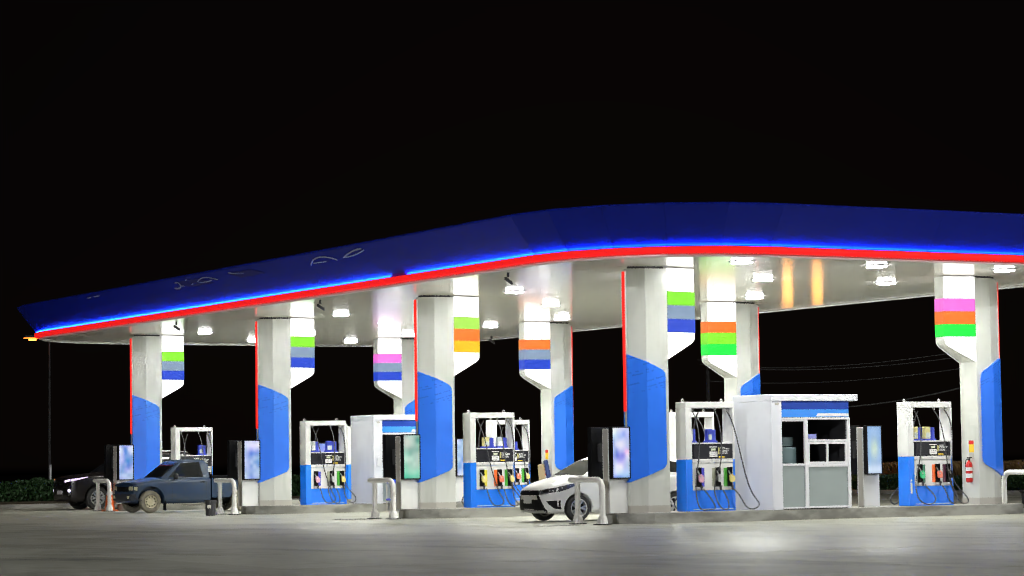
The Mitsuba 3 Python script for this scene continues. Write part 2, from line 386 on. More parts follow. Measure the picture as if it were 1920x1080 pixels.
# ceiling lights
def lamp_meshes():
    fr = cat([box(-0.21, 0.21, -0.21, 0.21, -0.016, -0.0005, 0.006)])
    df = box(-0.165, 0.165, -0.165, 0.165, -0.062, -0.017, 0.018)
    return mikit.ply(fr, WHITE), mikit.ply(df, WHITE)
lf, ld = lamp_meshes()
ROWS = ['front row', 'middle row', 'rear row']
for i in range(4):
    for side, dv in (('near', -2.15), ('far', 2.1)):
        for r_, u in enumerate((0.68, 4.15, 7.65)):
            t = thing('ceiling_light', f'square ceiling light, {ROWS[r_]}, on the {"viewer" if side == "near" else "far"} side of the {ISL[i]}', 'ceiling light', 'lights in the canopy ceiling')
            tw = shift(u, i * S + dv, ZT)
            put(t, 'frame', lf, None, tw=tw)
            put(t, 'diffuser', ld, None, tw=tw, emit=area((LAMP * 0.985, LAMP * 1.0, LAMP * 0.90), (8.0, 4.0, 2.5, 2.5)[i]))

CAMS = mikit.ply(cat([box(-0.02, 0.02, -0.02, 0.02, -0.10, 0.0), trimesh.convex.convex_hull(np.array([(x, y * (1.0 if x < 0 else 0.7), z - 0.13 - 0.10 * (x > 0)) for x in (-0.07, 0.10) for y in (-0.04, 0.04) for z in (-0.03, 0.03)]))]), DARK)
for cx_, cy_, lb in ((-2.40, 2.3, 'small dark camera under the ceiling edge right of the amber striped column'), (-2.40, S + 2.25, 'small dark camera under the ceiling edge, above the far kiosk island'),
                     (-2.30, 2 * S + 2.4, 'small dark camera under the ceiling edge by the leftmost column'), (10.6, 26.8, 'small pale camera hanging at the rear edge of the ceiling')):
    single('security_camera', CAMS, None, lb, 'security camera', tw=shift(cx_, cy_, ZT - 0.001))
# ------------------------------------------------------------------ columns
A_, FV, TX, TV, H_, LB, TB = 0.495, 0.229, 0.835, 0.06, 0.305, 0.788, 0.156
BODY = [(-TX, -TV), (-A_, -FV), (0, -H_), (0, H_), (-A_, FV), (-TX, TV)]
def offset_plan(o): return list(Polygon(BODY).buffer(o, join_style=2).exterior.coords)[:-1]
Z1, Z2, Z3, Z4, ZC, ZB = 4.896, 4.604, 4.31, 4.024, 3.90, 3.447
def bracket_profile(z0, z1, x1=LB):
    """slice of the bracket's side outline between two heights"""
    full = Polygon([(0.0, ZB), (0.50, 3.70), (0.66, 3.785), (0.735, 3.835), (0.775, 3.89), (LB, 3.95), (LB, 5.395), (0.0, 5.395)])
    return full.intersection(sbox(-1, z0, 2, z1))
def taper(m, extra=0.0):
    v = m.vertices.copy(); h = H_ + (TB - H_) * v[:, 0] / LB
    v[:, 1] = v[:, 1] * (h + extra); m.vertices = v; return m
def subdiv_prism(poly, extra=0.0, x_grow=0.0):
    m = prism_y(poly, -1, 1)
    m = taper(m, extra)
    if x_grow: m.vertices[:, 0] += np.where(m.vertices[:, 0] > LB - 1e-3, x_grow, 0)
    return m
def face_plate(z0, z1, inset=0.0, e=0.007):
    out = []
    p = bracket_profile(z0, z1).intersection(sbox(inset, 0, LB - 0.012, 9))
    for s in (-1, 1):
        m = prism_y(p, -1, 1)
        v = m.vertices; h = H_ + (TB - H_) * v[:, 0] / LB
        v[:, 1] = np.where(v[:, 1] * s > 0, s * (h + e), s * (h - 0.004)); m.vertices = v
        m.fix_normals(); out.append(m)
    return cat(out)
def panel_mesh(t0=0.002, t1=0.045):
    """the blue cladding: wraps the tip and both facets of each side, its ends slanting"""
    def zt(d): return np.interp(d, [0, 0.38, 0.76], [3.55, 3.40, 3.20])   # by the distance from the tip along the facets
    def zb(d): return np.interp(d, [0, 0.38, 0.76], [0.86, 1.00, 1.17])
    ins, outp = np.array(offset_plan(t0)), np.array(offset_plan(t1))
    def side_chain(pl, s):
        pl = [p for p in pl if p[1] * s > 0]
        pl.sort(key=lambda p: p[0])          # tip, fold, base
        return [np.array(p) for p in pl]
    V, Fc = [], []
    ci, co = {}, {}
    for s in (-1, 1): ci[s], co[s] = side_chain(ins, s), side_chain(outp, s)
    stops = []
    for s in (-1, 1):
        L1 = math.hypot(A_ - TX, FV - TV); L2 = math.hypot(A_, H_ - FV)
        row = []
        for d in (0, L1 / 2, L1, 0.45, 0.55, 0.64, 0.66, 0.69, 0.715, 0.735, 0.75, 0.76):
            t = (d / L1, (d - L1) / L2)
            def at(c): return c[0] + (c[1] - c[0]) * t[0] if d <= L1 else c[1] + (c[2] - c[1]) * t[1]
            top, bot = float(zt(d)), float(zb(d))
            if d > 0.66:      # rounded corners
                q = (d - 0.66) / 0.10
                top -= 0.10 * (1 - math.sqrt(max(0, 1 - q * q))); bot += 0.10 * (1 - math.sqrt(max(0, 1 - q * q)))
            row.append((at(ci[s]), at(co[s]), bot, top))
        stops.append(row)
    chain = stops[0][::-1] + stops[1]
    for pi, po, b, t in chain:
        V += [(*pi, b), (*po, b), (*po, t), (*pi, t)]
    n = len(chain)
    for i in range(n - 1):
        a, b = 4 * i, 4 * i + 4
        for j in range(4):
            k2 = (j + 1) % 4
            Fc += [(a + j, a + k2, b + k2), (a + j, b + k2, b + j)]
    Fc += [(0, 2, 1), (0, 3, 2)]; e = 4 * (n - 1); Fc += [(e, e + 1, e + 2), (e, e + 2, e + 3)]
    m = trimesh.Trimesh(np.array(V), np.array(Fc), process=False); m.fix_normals(); return m
def column_meshes():
    d = {}
    d['body'] = prism_z(BODY, ZI, 5.375)
    d['core'] = prism_z(list(Polygon(BODY).buffer(-0.05).exterior.coords)[:-1], 5.375, ZT)
    d['plinth'] = prism_z(offset_plan(0.006), ZI, ZI + 0.15)
    d['blue_panel'] = panel_mesh()
    d['red_light_line'] = cat([box(-TX - 0.085, -TX - 0.047, -0.035, 0.035, 2.35, 5.31, 0.012)])
    d['line_backing'] = box(-TX - 0.047, -TX + 0.01, -0.045, 0.045, 0.9, 5.33)
    d['bracket'] = subdiv_prism(bracket_profile(0, 9))
    d['w1'] = face_plate(Z1 + 0.002, 5.395, 0.004)
    for n, (a, b) in (('s1', (Z2, Z1)), ('s2', (Z3, Z2)), ('s3', (Z4, Z3))):
        d[n] = subdiv_prism(bracket_profile(a + 0.001, b - 0.001).intersection(sbox(0.004, 0, 9, 9)), 0.008, 0.008)
    d['w2'] = face_plate(0, Z4 - 0.002, 0.012)
    return d
CM = column_meshes()
COL = {'lime': (0.26, 0.88, 0.03), 'lime2': (0.42, 0.84, 0.10), 'grey': (0.24, 0.33, 0.48), 'blue': (0.018, 0.065, 0.62), 'orange': (1.0, 0.20, 0.022), 'amber': (1.0, 0.56, 0.014), 'green': (0.015, 0.95, 0.07), 'pink': (1.0, 0.19, 0.80)}
STRIPE_MAT = {n: mat('stripe_' + n, tuple(0.14 * x for x in c), 0.5, spec=0.15) for n, c in COL.items()}
FCOL = [('lime', 'grey', 'blue'), ('lime2', 'orange', 'amber'), ('lime', 'grey', 'blue'), ('lime', 'grey', 'blue')]
RCOL = [('pink', 'orange', 'green'), ('orange', 'lime', 'green'), ('orange', 'grey', 'blue'), ('pink', 'grey', 'blue')]
CLAB = {('F', 0): 'white canopy column with lime, grey and blue lit stripes, largest and nearest of all',
        ('F', 1): 'white canopy column with lime, orange and amber lit stripes',
        ('F', 2): 'white canopy column with lime, grey and blue stripes, between the pickup and a dispenser',
        ('F', 3): 'white canopy column with lime, grey and blue lit stripes, behind the pickup bonnet, leftmost column',
        ('R', 0): 'white canopy column with pink, orange and green lit stripes and a red fire extinguisher',
        ('R', 1): 'white canopy column with orange, lime and green lit stripes rising behind the kiosk',
        ('R', 2): 'white canopy column with orange, grey and blue lit stripes behind the white hatchback',
        ('R', 3): 'white canopy column with pink, grey and blue lit stripes rising behind the far kiosk'}
cplies = {}
for sd in 'FR':
    for n, m in CM.items():
        mm = m if sd == 'F' else flip_x(m)
        cplies[sd, n] = mikit.ply(mm, {'body': COLW, 'core': DARK, 'plinth': STEEL, 'blue_panel': COLBLUE, 'red_light_line': REDTRIM, 'line_backing': COLW, 'bracket': COLW}.get(n, WHITEB))
for i in range(4):
    for sd in 'FR':
        t = thing('canopy_column', CLAB[sd, i], 'column', 'striped canopy columns')
        tw = shift(UL if sd == 'R' else 0, i * S)
        for n, pn in (('body', 'body'), ('core', 'collar'), ('plinth', 'plinth'), ('blue_panel', 'blue_panel'), ('line_backing', 'edge_cover'), ('bracket', 'sign_bracket')):
            put(t, pn, cplies[sd, n], None, tw=tw)
        put(t, 'red_light_line', cplies[sd, 'red_light_line'], None, tw=tw, emit=area((0.95 * TUBE, 0.02 * TUBE, 0.016 * TUBE), 0.02))
        wv = SIGN
        put(t + '__sign_bracket', 'white_face', cplies[sd, 'w1'], None, tw=tw, emit=area((wv, wv, wv * 0.97), 0.25))
        put(t + '__sign_bracket', 'white_face', cplies[sd, 'w2'], None, tw=tw, emit=area((wv, wv, wv * 0.97), 0.1))
        for n, cn in zip(('s1', 's2', 's3'), (FCOL if sd == 'F' else RCOL)[i]):
            put(t + '__sign_bracket', 'stripe', cplies[sd, n], STRIPE_MAT[cn], tw=tw, emit=area(tuple(0.68 * x for x in COL[cn]), 0.06), label={'lime': 'lime', 'lime2': 'pale lime', 'grey': 'grey blue'}.get(cn, cn) + ' lit stripe')

# ------------------------------------------------------------------ pylons with screens
TH = math.radians(20)
def screen_colors(kind, n=(14, 30)):
    nx, nz = n
    x, z = np.meshgrid(np.linspace(0, 1, nx), np.linspace(0, 1, nz), indexing='ij')
    P = np.stack([x * 2.2, z * 4.5, np.full_like(x, kind * 7.3)], -1)
    a, b = meshkit.fbm(P, 2, kind), meshkit.fbm(P * 0.8 + 5, 2, kind + 3)
    if kind == 1:      # green
        c = np.array([0.16, 0.42, 0.30]) + (a[..., None] - 0.45) * np.array([1.0, 0.9, 0.8]) + (b[..., None] - 0.5) * np.array([0.7, -0.1, 0.1])
        c = c + 0.18 * np.exp(-((z - 0.1) / 0.2) ** 2)[..., None] * np.array([-0.3, 1, 0.3])
    elif kind == 4:    # sky blue with a yellow core
        g = np.exp(-((x - 0.5) / 0.28) ** 2 - ((z - 0.52) / 0.22) ** 2)[..., None]
        c = np.array([0.10, 0.36, 0.80]) + g * np.array([0.45, 0.40, -0.25]) + (np.exp(-((z - 0.08) / 0.12) ** 2))[..., None] * np.array([0.5, 0.4, 0.2]) + (a[..., None] - 0.5) * 0.3
    else:
        c = np.array([0.24, 0.38, 0.86]) + (a[..., None] - 0.45) * np.array([1.6, 1.4, 0.6]) + (b[..., None] - 0.5) * np.array([0.3, -0.2, 0.3])
        if kind == 0: c = c + np.exp(-((z - 0.95) / 0.13) ** 2)[..., None] * 0.45 + np.exp(-((z - 0.07) / 0.1) ** 2)[..., None] * np.array([0.4, 0.45, 0.4]) + np.exp(-((z - .52) / .06) ** 2 - ((x - .85) / .15) ** 2)[..., None] * np.array([.5, -.1, -.1])
    return np.clip(0.26 + 0.66 * c, 0.02, 0.95)
def film_mesh(kind, w, h, y):
    nx, nz = 14, 30
    x, z = np.meshgrid(np.linspace(-w / 2, w / 2, nx), np.linspace(0, h, nz), indexing='ij')
    V = np.stack([x, np.full_like(x, y), z], -1).reshape(-1, 3)
    Fc = []
    for i in range(nx - 1):
        for j in range(nz - 1):
            p = i * nz + j; Fc += [(p, p + nz, p + nz + 1), (p, p + nz + 1, p + 1)]
    return trimesh.Trimesh(V, np.array(Fc), process=False), screen_colors(kind).reshape(-1, 3)
def rot20(x, y): return x * math.cos(TH) - y * math.sin(TH), x * math.sin(TH) + y * math.cos(TH)
post_p = mikit.ply(cat([box(-0.31, 0.31, -0.088, 0.088, 0, 1.77, 0.008)]), WHITE)
strip_p = mikit.ply(cat([box(-0.316, -0.31, -0.06, 0.06, 0.01, 1.76)]), STEEL)
SW, SH = 0.61, 1.09
case_p = mikit.ply(cat([box(-SW / 2, SW / 2, -0.012, 0.05, 0, SH, 0.004), box(-SW / 2, SW / 2, -0.045, -0.012, 0, 0.022), box(-SW / 2, SW / 2, -0.045, -0.012, SH - 0.022, SH),
                        box(-SW / 2, -SW / 2 + 0.022, -0.045, -0.012, 0.022, SH - 0.022), box(SW / 2 - 0.022, SW / 2, -0.045, -0.012, 0.022, SH - 0.022)]), BLACK)
arm_p = mikit.ply(cat([box(-0.11, 0.11, 0.03, 0.10, 0.36, 0.74, 0.01)]), DARK)
back_p = mikit.ply(box(-SW / 2 + 0.025, SW / 2 - 0.025, -0.0175, -0.0125, 0.025, SH - 0.025), BLACK)
def pylon(x, y, kind, where, back=True):
    t = thing('display_pylon', f'white post with a lit screen {where}', 'display post', 'screen posts on the islands')
    def tw(lx, ly, z, r=0):
        dx, dy = rot20(lx, ly); return T4().translate([x + dx, y + dy, z]).rotate([0, 0, 1], math.degrees(TH) + r)
    put(t, 'post', post_p, None, tw=tw(0, 0, ZI)); put(t, 'edge_strip', strip_p, None, tw=tw(0, 0, ZI))
    zs = 0.94
    if kind is not None:
        scr = put(t, 'screen', case_p, None, tw=tw(-0.04, -0.165, zs))
        put(scr, 'backlight', back_p, None, tw=tw(-0.04, -0.165, zs), emit=area((0.80, 0.82, 0.84), 0.05))
        fm, fc = film_mesh(kind, SW - 0.046, SH - 0.046, 0)
        put(scr, 'picture', mikit.ply(fm, 'mat_film', smooth=True, color=fc), None, tw=tw(-0.04, -0.165 - 0.034, zs + 0.023))
        put(t, 'screen_arm', arm_p, None, tw=tw(-0.04, -0.165, zs))
    s2 = put(t, 'rear_screen', case_p, None, tw=tw(-0.10, 0.36, zs, 180), label='dark back of the screen facing away')
    put(t, 'screen_arm', arm_p, None, tw=T4().translate([x + rot20(-0.08, 0.36)[0], y + rot20(-0.08, 0.36)[1], zs]).rotate([0, 0, 1], math.degrees(TH) + 180))
pylon(-1.17, 0, 0, 'in front of the nearest lime striped column')
pylon(-1.17, S, 1, 'showing green, beside the amber striped column')
pylon(-1.17, 2 * S, 2, 'showing pale blue, behind the tail of the blue pickup')
pylon(-1.17, 3 * S, 3, 'behind the bonnet of the blue pickup, leftmost')
pylon(5.42, 0, 4, 'with a yellow blur, right of the near kiosk')
pylon(5.42, 2 * S, 5, 'seen between the amber striped column and a dispenser')
pylon(5.42, 3 * S, 6, 'seen just left of the third island dispenser')

# ------------------------------------------------------------------ fuel dispensers
DW, DD, DH = 1.25, 0.20, 2.33
def disp_meshes():
    d = {}
    c = 0.01
    d['lower_cabinet'] = cat([box(0, 0.16, -DD, DD, 0, 1.10, c), box(DW - 0.05, DW, -DD, DD, 0, 1.10, c), box(0.16, DW - 0.05, -DD + 0.012, DD - 0.012, 0.0, 0.44)])
    d['left_post'] = box(0, 0.16, -DD, DD, 1.103, DH - 0.13, c)
    d['right_post'] = box(DW - 0.05, DW, -DD, DD, 1.103, DH - 0.13, 0.006)
    d['top_beam'] = box(0, DW, -DD, DD, DH - 0.13, DH, c)
    d['nozzle_panel'] = box(0.162, DW - 0.052, -DD + 0.006, DD - 0.006, 0.445, 1.03, 0.004)
    d['trim_ledge'] = box(0.162, DW - 0.052, -DD - 0.012, DD + 0.012, 1.036, 1.112, 0.006)
    d['display_panel'] = box(0.162, DW - 0.052, -DD + 0.015, DD - 0.015, 1.117, 1.426)
    d['shelf'] = box(0.162, DW - 0.052, -DD - 0.004, DD + 0.004, 1.43, 1.458, 0.004)
    d['base_line'] = box(0.17, DW - 0.06, -DD - 0.001, -DD + 0.012, 0.035, 0.05)
    return d
DM = {n: mikit.ply(m, {'lower_cabinet': AZURE, 'display_panel': DISPLAY, 'base_line': WHITE}.get(n, WHITE)) for n, m in disp_meshes().items()}
ring = trimesh.creation.torus(0.028, 0.009, major_sections=14, minor_sections=6)
ring.apply_transform(trimesh.transformations.rotation_matrix(math.pi / 2, (1, 0, 0)))
RING = mikit.ply(cat([moved(ring, 0, 0, 0.035)]), WHITE, smooth=True)
yF = -DD
PLATE1 = mikit.ply(box(0.60, 0.80, yF - 0.001, yF + 0.02, 1.355, 1.375, 0.002), PAPER)
LCDM = mikit.ply(box(0.645, 0.755, yF - 0.001, yF + 0.02, 1.285, 1.335, 0.002), LCD)
PLATE2 = mikit.ply(cat([box(0.60, 0.80, yF - 0.001, yF + 0.02, 1.15, 1.265, 0.003)]), PAPER)
PLATE2B = mikit.ply(cat([box(0.64, 0.735, yF - 0.003, yF + 0.02, 1.175, 1.185), box(0.64, 0.665, yF - 0.003, yF, 1.225, 1.24), box(0.69, 0.715, yF - 0.003, yF, 1.225, 1.24), box(0.74, 0.765, yF - 0.003, yF, 1.225, 1.24)]), DARK)
SLOT = mikit.ply(box(0.825, 0.855, yF - 0.001, yF + 0.02, 1.21, 1.35, 0.002), BOXYEL)
TEXT = mikit.ply(cat([box(0.88, 0.88 + w, yF + 0.005, yF + 0.016, 1.345 - 0.03 * i, 1.357 - 0.03 * i) for i, w in enumerate((0.12, 0.24, 0.22, 0.17, 0.20))]), PAPER)
STICK = mikit.ply(box(0.84, 0.99, yF + 0.003, yF + 0.016, 1.135, 1.165, 0.002), YELLOW)
STICK2 = mikit.ply(cat([box(x, x + 0.055, yF - 0.0135, yF - 0.011, 1.05, 1.10) for x in (0.30, 0.62, 1.02)]), mat('ledge_tag', (0.5, 0.5, 0.52), 0.5))
WARN = mikit.ply(box(0.035, 0.085, -DD - 0.003, -DD, 0.28, 0.52, 0.001), PAPER)
WARNDOT = mikit.ply(moved(lathe([(0, -0.002), (0.022, -0.002), (0.022, 0.001), (0, 0.001)], 14, 'y'), 0.06, -DD, 0.565), PAPER)
def nozzle_ply():
    # spout up, grip leaning, seen in front of the dark recess
    sp = tube(spline([(0.0, -0.055, 0.30), (0.02, -0.06, 0.26), (0.05, -0.075, 0.20), (0.075, -0.09, 0.15)], 8), [0.012, 0.013, 0.014, 0.015, 0.016, 0.017, 0.018, 0.018], 7)
    return sp
def grip_ply():
    pr = [(0.035, 0.19), (0.075, 0.215), (0.115, 0.19), (0.135, 0.14), (0.135, 0.09), (0.12, 0.065), (0.06, 0.065), (0.045, 0.10)]
    return prism_y(Polygon(pr).buffer(0.01), -0.12, -0.06)
SPOUT = mikit.ply(nozzle_ply(), CHROME, smooth=True)
GRIPM = grip_ply()
GRIP = mikit.ply(GRIPM, GREYG)
HOSEBOOT = mikit.ply(cat([moved(lathe([(0, 0), (0.022, 0), (0.022, 0.06), (0.03, 0.07), (0.03, 0.10), (0, 0.10)], 10), 0.07, -0.06, -0.055)]), DARK)
TRAY = mikit.ply(box(0.0, 0.12, -0.05, 0.0, -0.045, 0.004, 0.008), mat('tray_grey', (0.55, 0.55, 0.56), 0.4))
BAYB = mikit.ply(cat([box(0, 0.105, -0.004, 0.004, 0, 0.40), box(-0.006, 0.0, -0.03, 0.0, 0, 0.40), box(0.105, 0.111, -0.03, 0.0, 0, 0.40), box(-0.006, 0.111, -0.03, 0, 0.40, 0.41)]), BLACK)
STRIPM = mikit.ply(box(0, 0.085, -0.006, 0.004, 0.0, 0.40, 0.002), GSTRIP)
HOSES = {   # (x, z) in the plane before the front; y follows from the height
 'a1': [(.23, 2.13), (.27, 1.93), (.29, 1.6), (.27, 1.1), (.19, .5), (.17, .18), (.25, .05), (.45, .035), (.60, .06), (.53, .25), (.40, .47)],
 'a2': [(.80, 2.13), (.86, 1.85), (.86, 1.4), (.81, .95), (.66, .5), (.66, .22), (.78, .06), (.93, .04), (.97, .15), (.90, .44)],
 'a3': [(1.10, 2.13), (1.18, 1.92), (1.27, 1.5), (1.40, 1.0), (1.68, .30), (1.74, .12), (1.62, .035), (1.44, .06), (1.30, .25), (1.15, .47)],
 'b1': [(.25, 2.13), (.34, 1.85), (.41, 1.5), (.50, 1.1), (.78, .32), (.82, .12), (.68, .04), (.52, .08), (.43, .25), (.40, .47)],
 'b2': [(.80, 2.13), (.87, 1.85), (.90, 1.4), (.98, .95), (1.16, .45), (1.30, .16), (1.20, .04), (1.02, .06), (.92, .22), (.90, .44)],
 'b3': [(1.10, 2.13), (1.17, 1.9), (1.18, 1.5), (1.18, 1.0), (1.22, .5), (1.42, .22), (1.44, .10), (1.34, .04), (1.22, .10), (1.15, .45)],
 'c1': [(.23, 2.13), (.31, 1.9), (.30, 1.5), (.25, 1.0), (.13, .5), (.13, .16), (.30, .05), (.52, .05), (.60, .16), (.54, .34), (.42, .47)],
 'c2': [(.80, 2.13), (.92, 1.85), (.97, 1.4), (1.03, .95), (1.12, .5), (1.22, .14), (1.12, .04), (1.00, .10), (.94, .25), (.90, .44)],
 'c3': [(1.10, 2.13), (1.19, 1.9), (1.19, 1.5), (1.17, 1.0), (1.24, .5), (1.50, .16), (1.52, .07), (1.40, .035), (1.26, .12), (1.15, .45)]}
def hose_mesh(pts, s=-1):
    n = len(pts)
    P = [(x, s * (0.13 if i == 0 else 0.20 if i == 1 else (0.27 if i < n - 2 else 0.245) + (0.10 if z < 0.3 and i < n - 1 else 0)), z) for i, (x, z) in enumerate(pts)]
    return tube(spline(P, 46), 0.0135, 7)
HP = {k_: mikit.ply(hose_mesh(v), HOSE, smooth=True) for k_, v in HOSES.items()}
HB = {k_: mikit.ply(hose_mesh([(1.2 - x + 0.15, z) for x, z in v], 1), HOSE, smooth=True) for k_, v in HOSES.items()}
SWIVEL = mikit.ply(moved(lathe([(0, 0.0), (0.02, 0), (0.024, 0.03), (0.024, 0.06), (0, 0.06)], 10), 0, 0, 0), CHROME, smooth=30)
GR = {'pink': PINKG, 'grey': GREYG, 'yellow': YELG, 'coral': CORAL, 'green': GREENG, 'dark': BLACK}
STR = {'blue': BSTRIP, 'olive': OLIVE, 'green': GSTRIP, 'orange': OSTRIP, 'yellow': YSTRIP, 'dgreen': DGREEN, 'maroon': MAROON}
def dispenser(x, y, hoses, bays, label, boxes, blab, back=('a2', 'b2')):
    t = thing('fuel_dispenser', label, 'fuel dispenser', 'fuel dispensers on the islands')
    tw = shift(x, y, ZI)
    for n, p in DM.items(): put(t, n, p, None, tw=tw)
    for rx in (0.06, DW - 0.20): put(t, 'lifting_ring', RING, None, tw=shift(x + rx, y, ZI + DH))
    dp = t + '__display_panel'
    for n, p in (('reader_plate', PLATE1), ('screen', LCDM), ('keypad', PLATE2), ('keys', PLATE2B), ('card_slot', SLOT), ('text_lines', TEXT), ('sticker', STICK)):
        put(dp, n, p, None, tw=tw)
    put(t + '__trim_ledge', 'tag', STICK2, None, tw=tw)
    for bx, (strip, pos, grip) in zip((0.255, 0.745, 1.045), bays):
        b = put(t, 'nozzle_bay', BAYB, None, tw=shift(x + bx, y + yF, ZI + 0.52))
        sx = 0.113 if pos == 'r' else -0.093
        put(b, 'colour_strip', STRIPM, STR[strip], tw=shift(x + bx + sx, y + yF, ZI + 0.52))
        put(t, 'nozzle_tray', TRAY, None, tw=shift(x + bx - 0.005, y + yF - 0.002, ZI + 0.51))
        nz = put(t, 'nozzle', GRIP, GR[grip], tw=shift(x + bx - 0.008, y + yF + 0.03, ZI + 0.56))
        put(nz, 'spout', SPOUT, None, tw=shift(x + bx - 0.008, y + yF + 0.0, ZI + 0.56))
        put(nz, 'hose_boot', HOSEBOOT, None, tw=shift(x + bx + 0.01, y + yF - 0.01, ZI + 0.50))
    for h in hoses:
        put(t, 'hose', HP[h], None, tw=tw); put(t, 'hose_swivel', SWIVEL, None, tw=shift(x + HOSES[h][0][0], y - 0.13, ZI + 2.14))
    for h in back:
        put(t, 'hose', HB[h], None, tw=tw)
    for j, (bx, w, h, ms) in enumerate(boxes):
        bt = thing('shelf_box', blab[j], 'box')
        put(bt, 'holder', box(bx - 0.02, bx + w + 0.03, -0.06, 0.10, 1.459, 1.50, 0.004), BOXBLUE, tw=tw)
        put(bt, 'carton', box(bx, bx + w * 0.55, -0.05, 0.07, 1.50, 1.46 + h, 0.006), ms, tw=tw)
        put(bt, 'blue_side', box(bx + w * 0.55, bx + w, -0.045, 0.075, 1.50, 1.455 + h * 0.97, 0.006), BOXBLUE, tw=tw)
        put(bt, 'label_patch', box(bx + 0.02, bx + w * 0.5, -0.053, -0.048, 1.52, 1.50 + h * 0.45, 0.001), PAPER if ms == BOXGREY else BOXGREY, tw=tw)
    return t
BD1 = [('blue', 'r', 'pink'), ('olive', 'l', 'grey'), ('green', 'l', 'yellow')]
BD2 = [('yellow', 'r', 'yellow'), ('orange', 'l', 'coral'), ('green', 'l', 'yellow')]
BD3 = [('dgreen', 'r', 'green'), ('orange', 'l', 'coral'), ('maroon', 'l', 'dark')]
XA, XB = 0.48, 6.40
d1 = dispenser(XA, 0, ('a1', 'a2', 'a3'), BD1, 'fuel dispenser left of the near kiosk, one hose looped wide before the kiosk wall',
          [(0.20, 0.15, 0.30, BOXGREY), (0.66, 0.21, 0.29, BOXBLUE)], ['narrow blue and grey carton at the left of the near dispenser shelf', 'wide blue bottle carton on the near dispenser shelf'])
d1b = dispenser(XB, 0, ('c1', 'c2', 'c3'), BD3, 'blue and white fuel dispenser with a green grip, right of the near kiosk',
          [(0.27, 0.23, 0.31, BOXYEL), (0.60, 0.27, 0.31, BOXYEL)], ['yellow and blue carton, left of two on the right hand dispenser', 'yellow and blue carton, right of two on the right hand dispenser'], back=('a2', 'b3'))
d2 = dispenser(XA, S, ('b1', 'b2', 'b3'), BD2, 'blue and white fuel dispenser with yellow, orange and green strips, behind the hatchback nose',
          [(0.46, 0.28, 0.27, BOXYEL), (0.85, 0.26, 0.27, BOXGREY)], ['tan and blue carton on the dispenser behind the hatchback', 'grey and blue carton on the dispenser behind the hatchback'])
dispenser(XB, S, ('a1', 'c2'), BD2, 'dispenser on the second island, glimpsed white through the near dispenser',
          [(0.55, 0.2, 0.25, BOXYEL)], ['carton on the half hidden dispenser behind the near one'])
d3 = dispenser(XA, 2 * S, ('b1', 'a2', 'b3'), BD1, 'blue and white fuel dispenser left of the far kiosk, with pink and yellow grips',
          [(0.25, 0.22, 0.31, BOXGREY), (0.72, 0.30, 0.31, BOXBLUE)], ['grey and blue carton on the dispenser by the far kiosk, left of two', 'dark blue carton on the dispenser by the far kiosk, right of two'])
dispenser(XB, 2 * S, ('c2', 'b3'), BD2, 'dispenser half hidden behind the yellow stripped one, left of the orange striped column',
          [(0.72, 0.2, 0.25, BOXYEL)], ['small carton on the half hidden dispenser left of the orange striped column'])
dispenser(XA, 3 * S, ('a1', 'b2', 'b3'), BD2, 'fuel dispenser rising behind the roof of the blue pickup',
          [(0.85, 0.22, 0.32, BOXBLUE)], ['blue carton on the dispenser behind the pickup'])
dispenser(XB, 3 * S, ('a1', 'b2'), BD1, 'dispenser on the farthest island, a white and blue sliver beside the far kiosk', [], [])
for dk, (x, y) in ((d1b, (XB, 0)),):
    put(dk, 'warning_label', WARN, None, tw=shift(x, y, ZI)); put(dk, 'warning_label', WARNDOT, None, tw=shift(x, y, ZI))

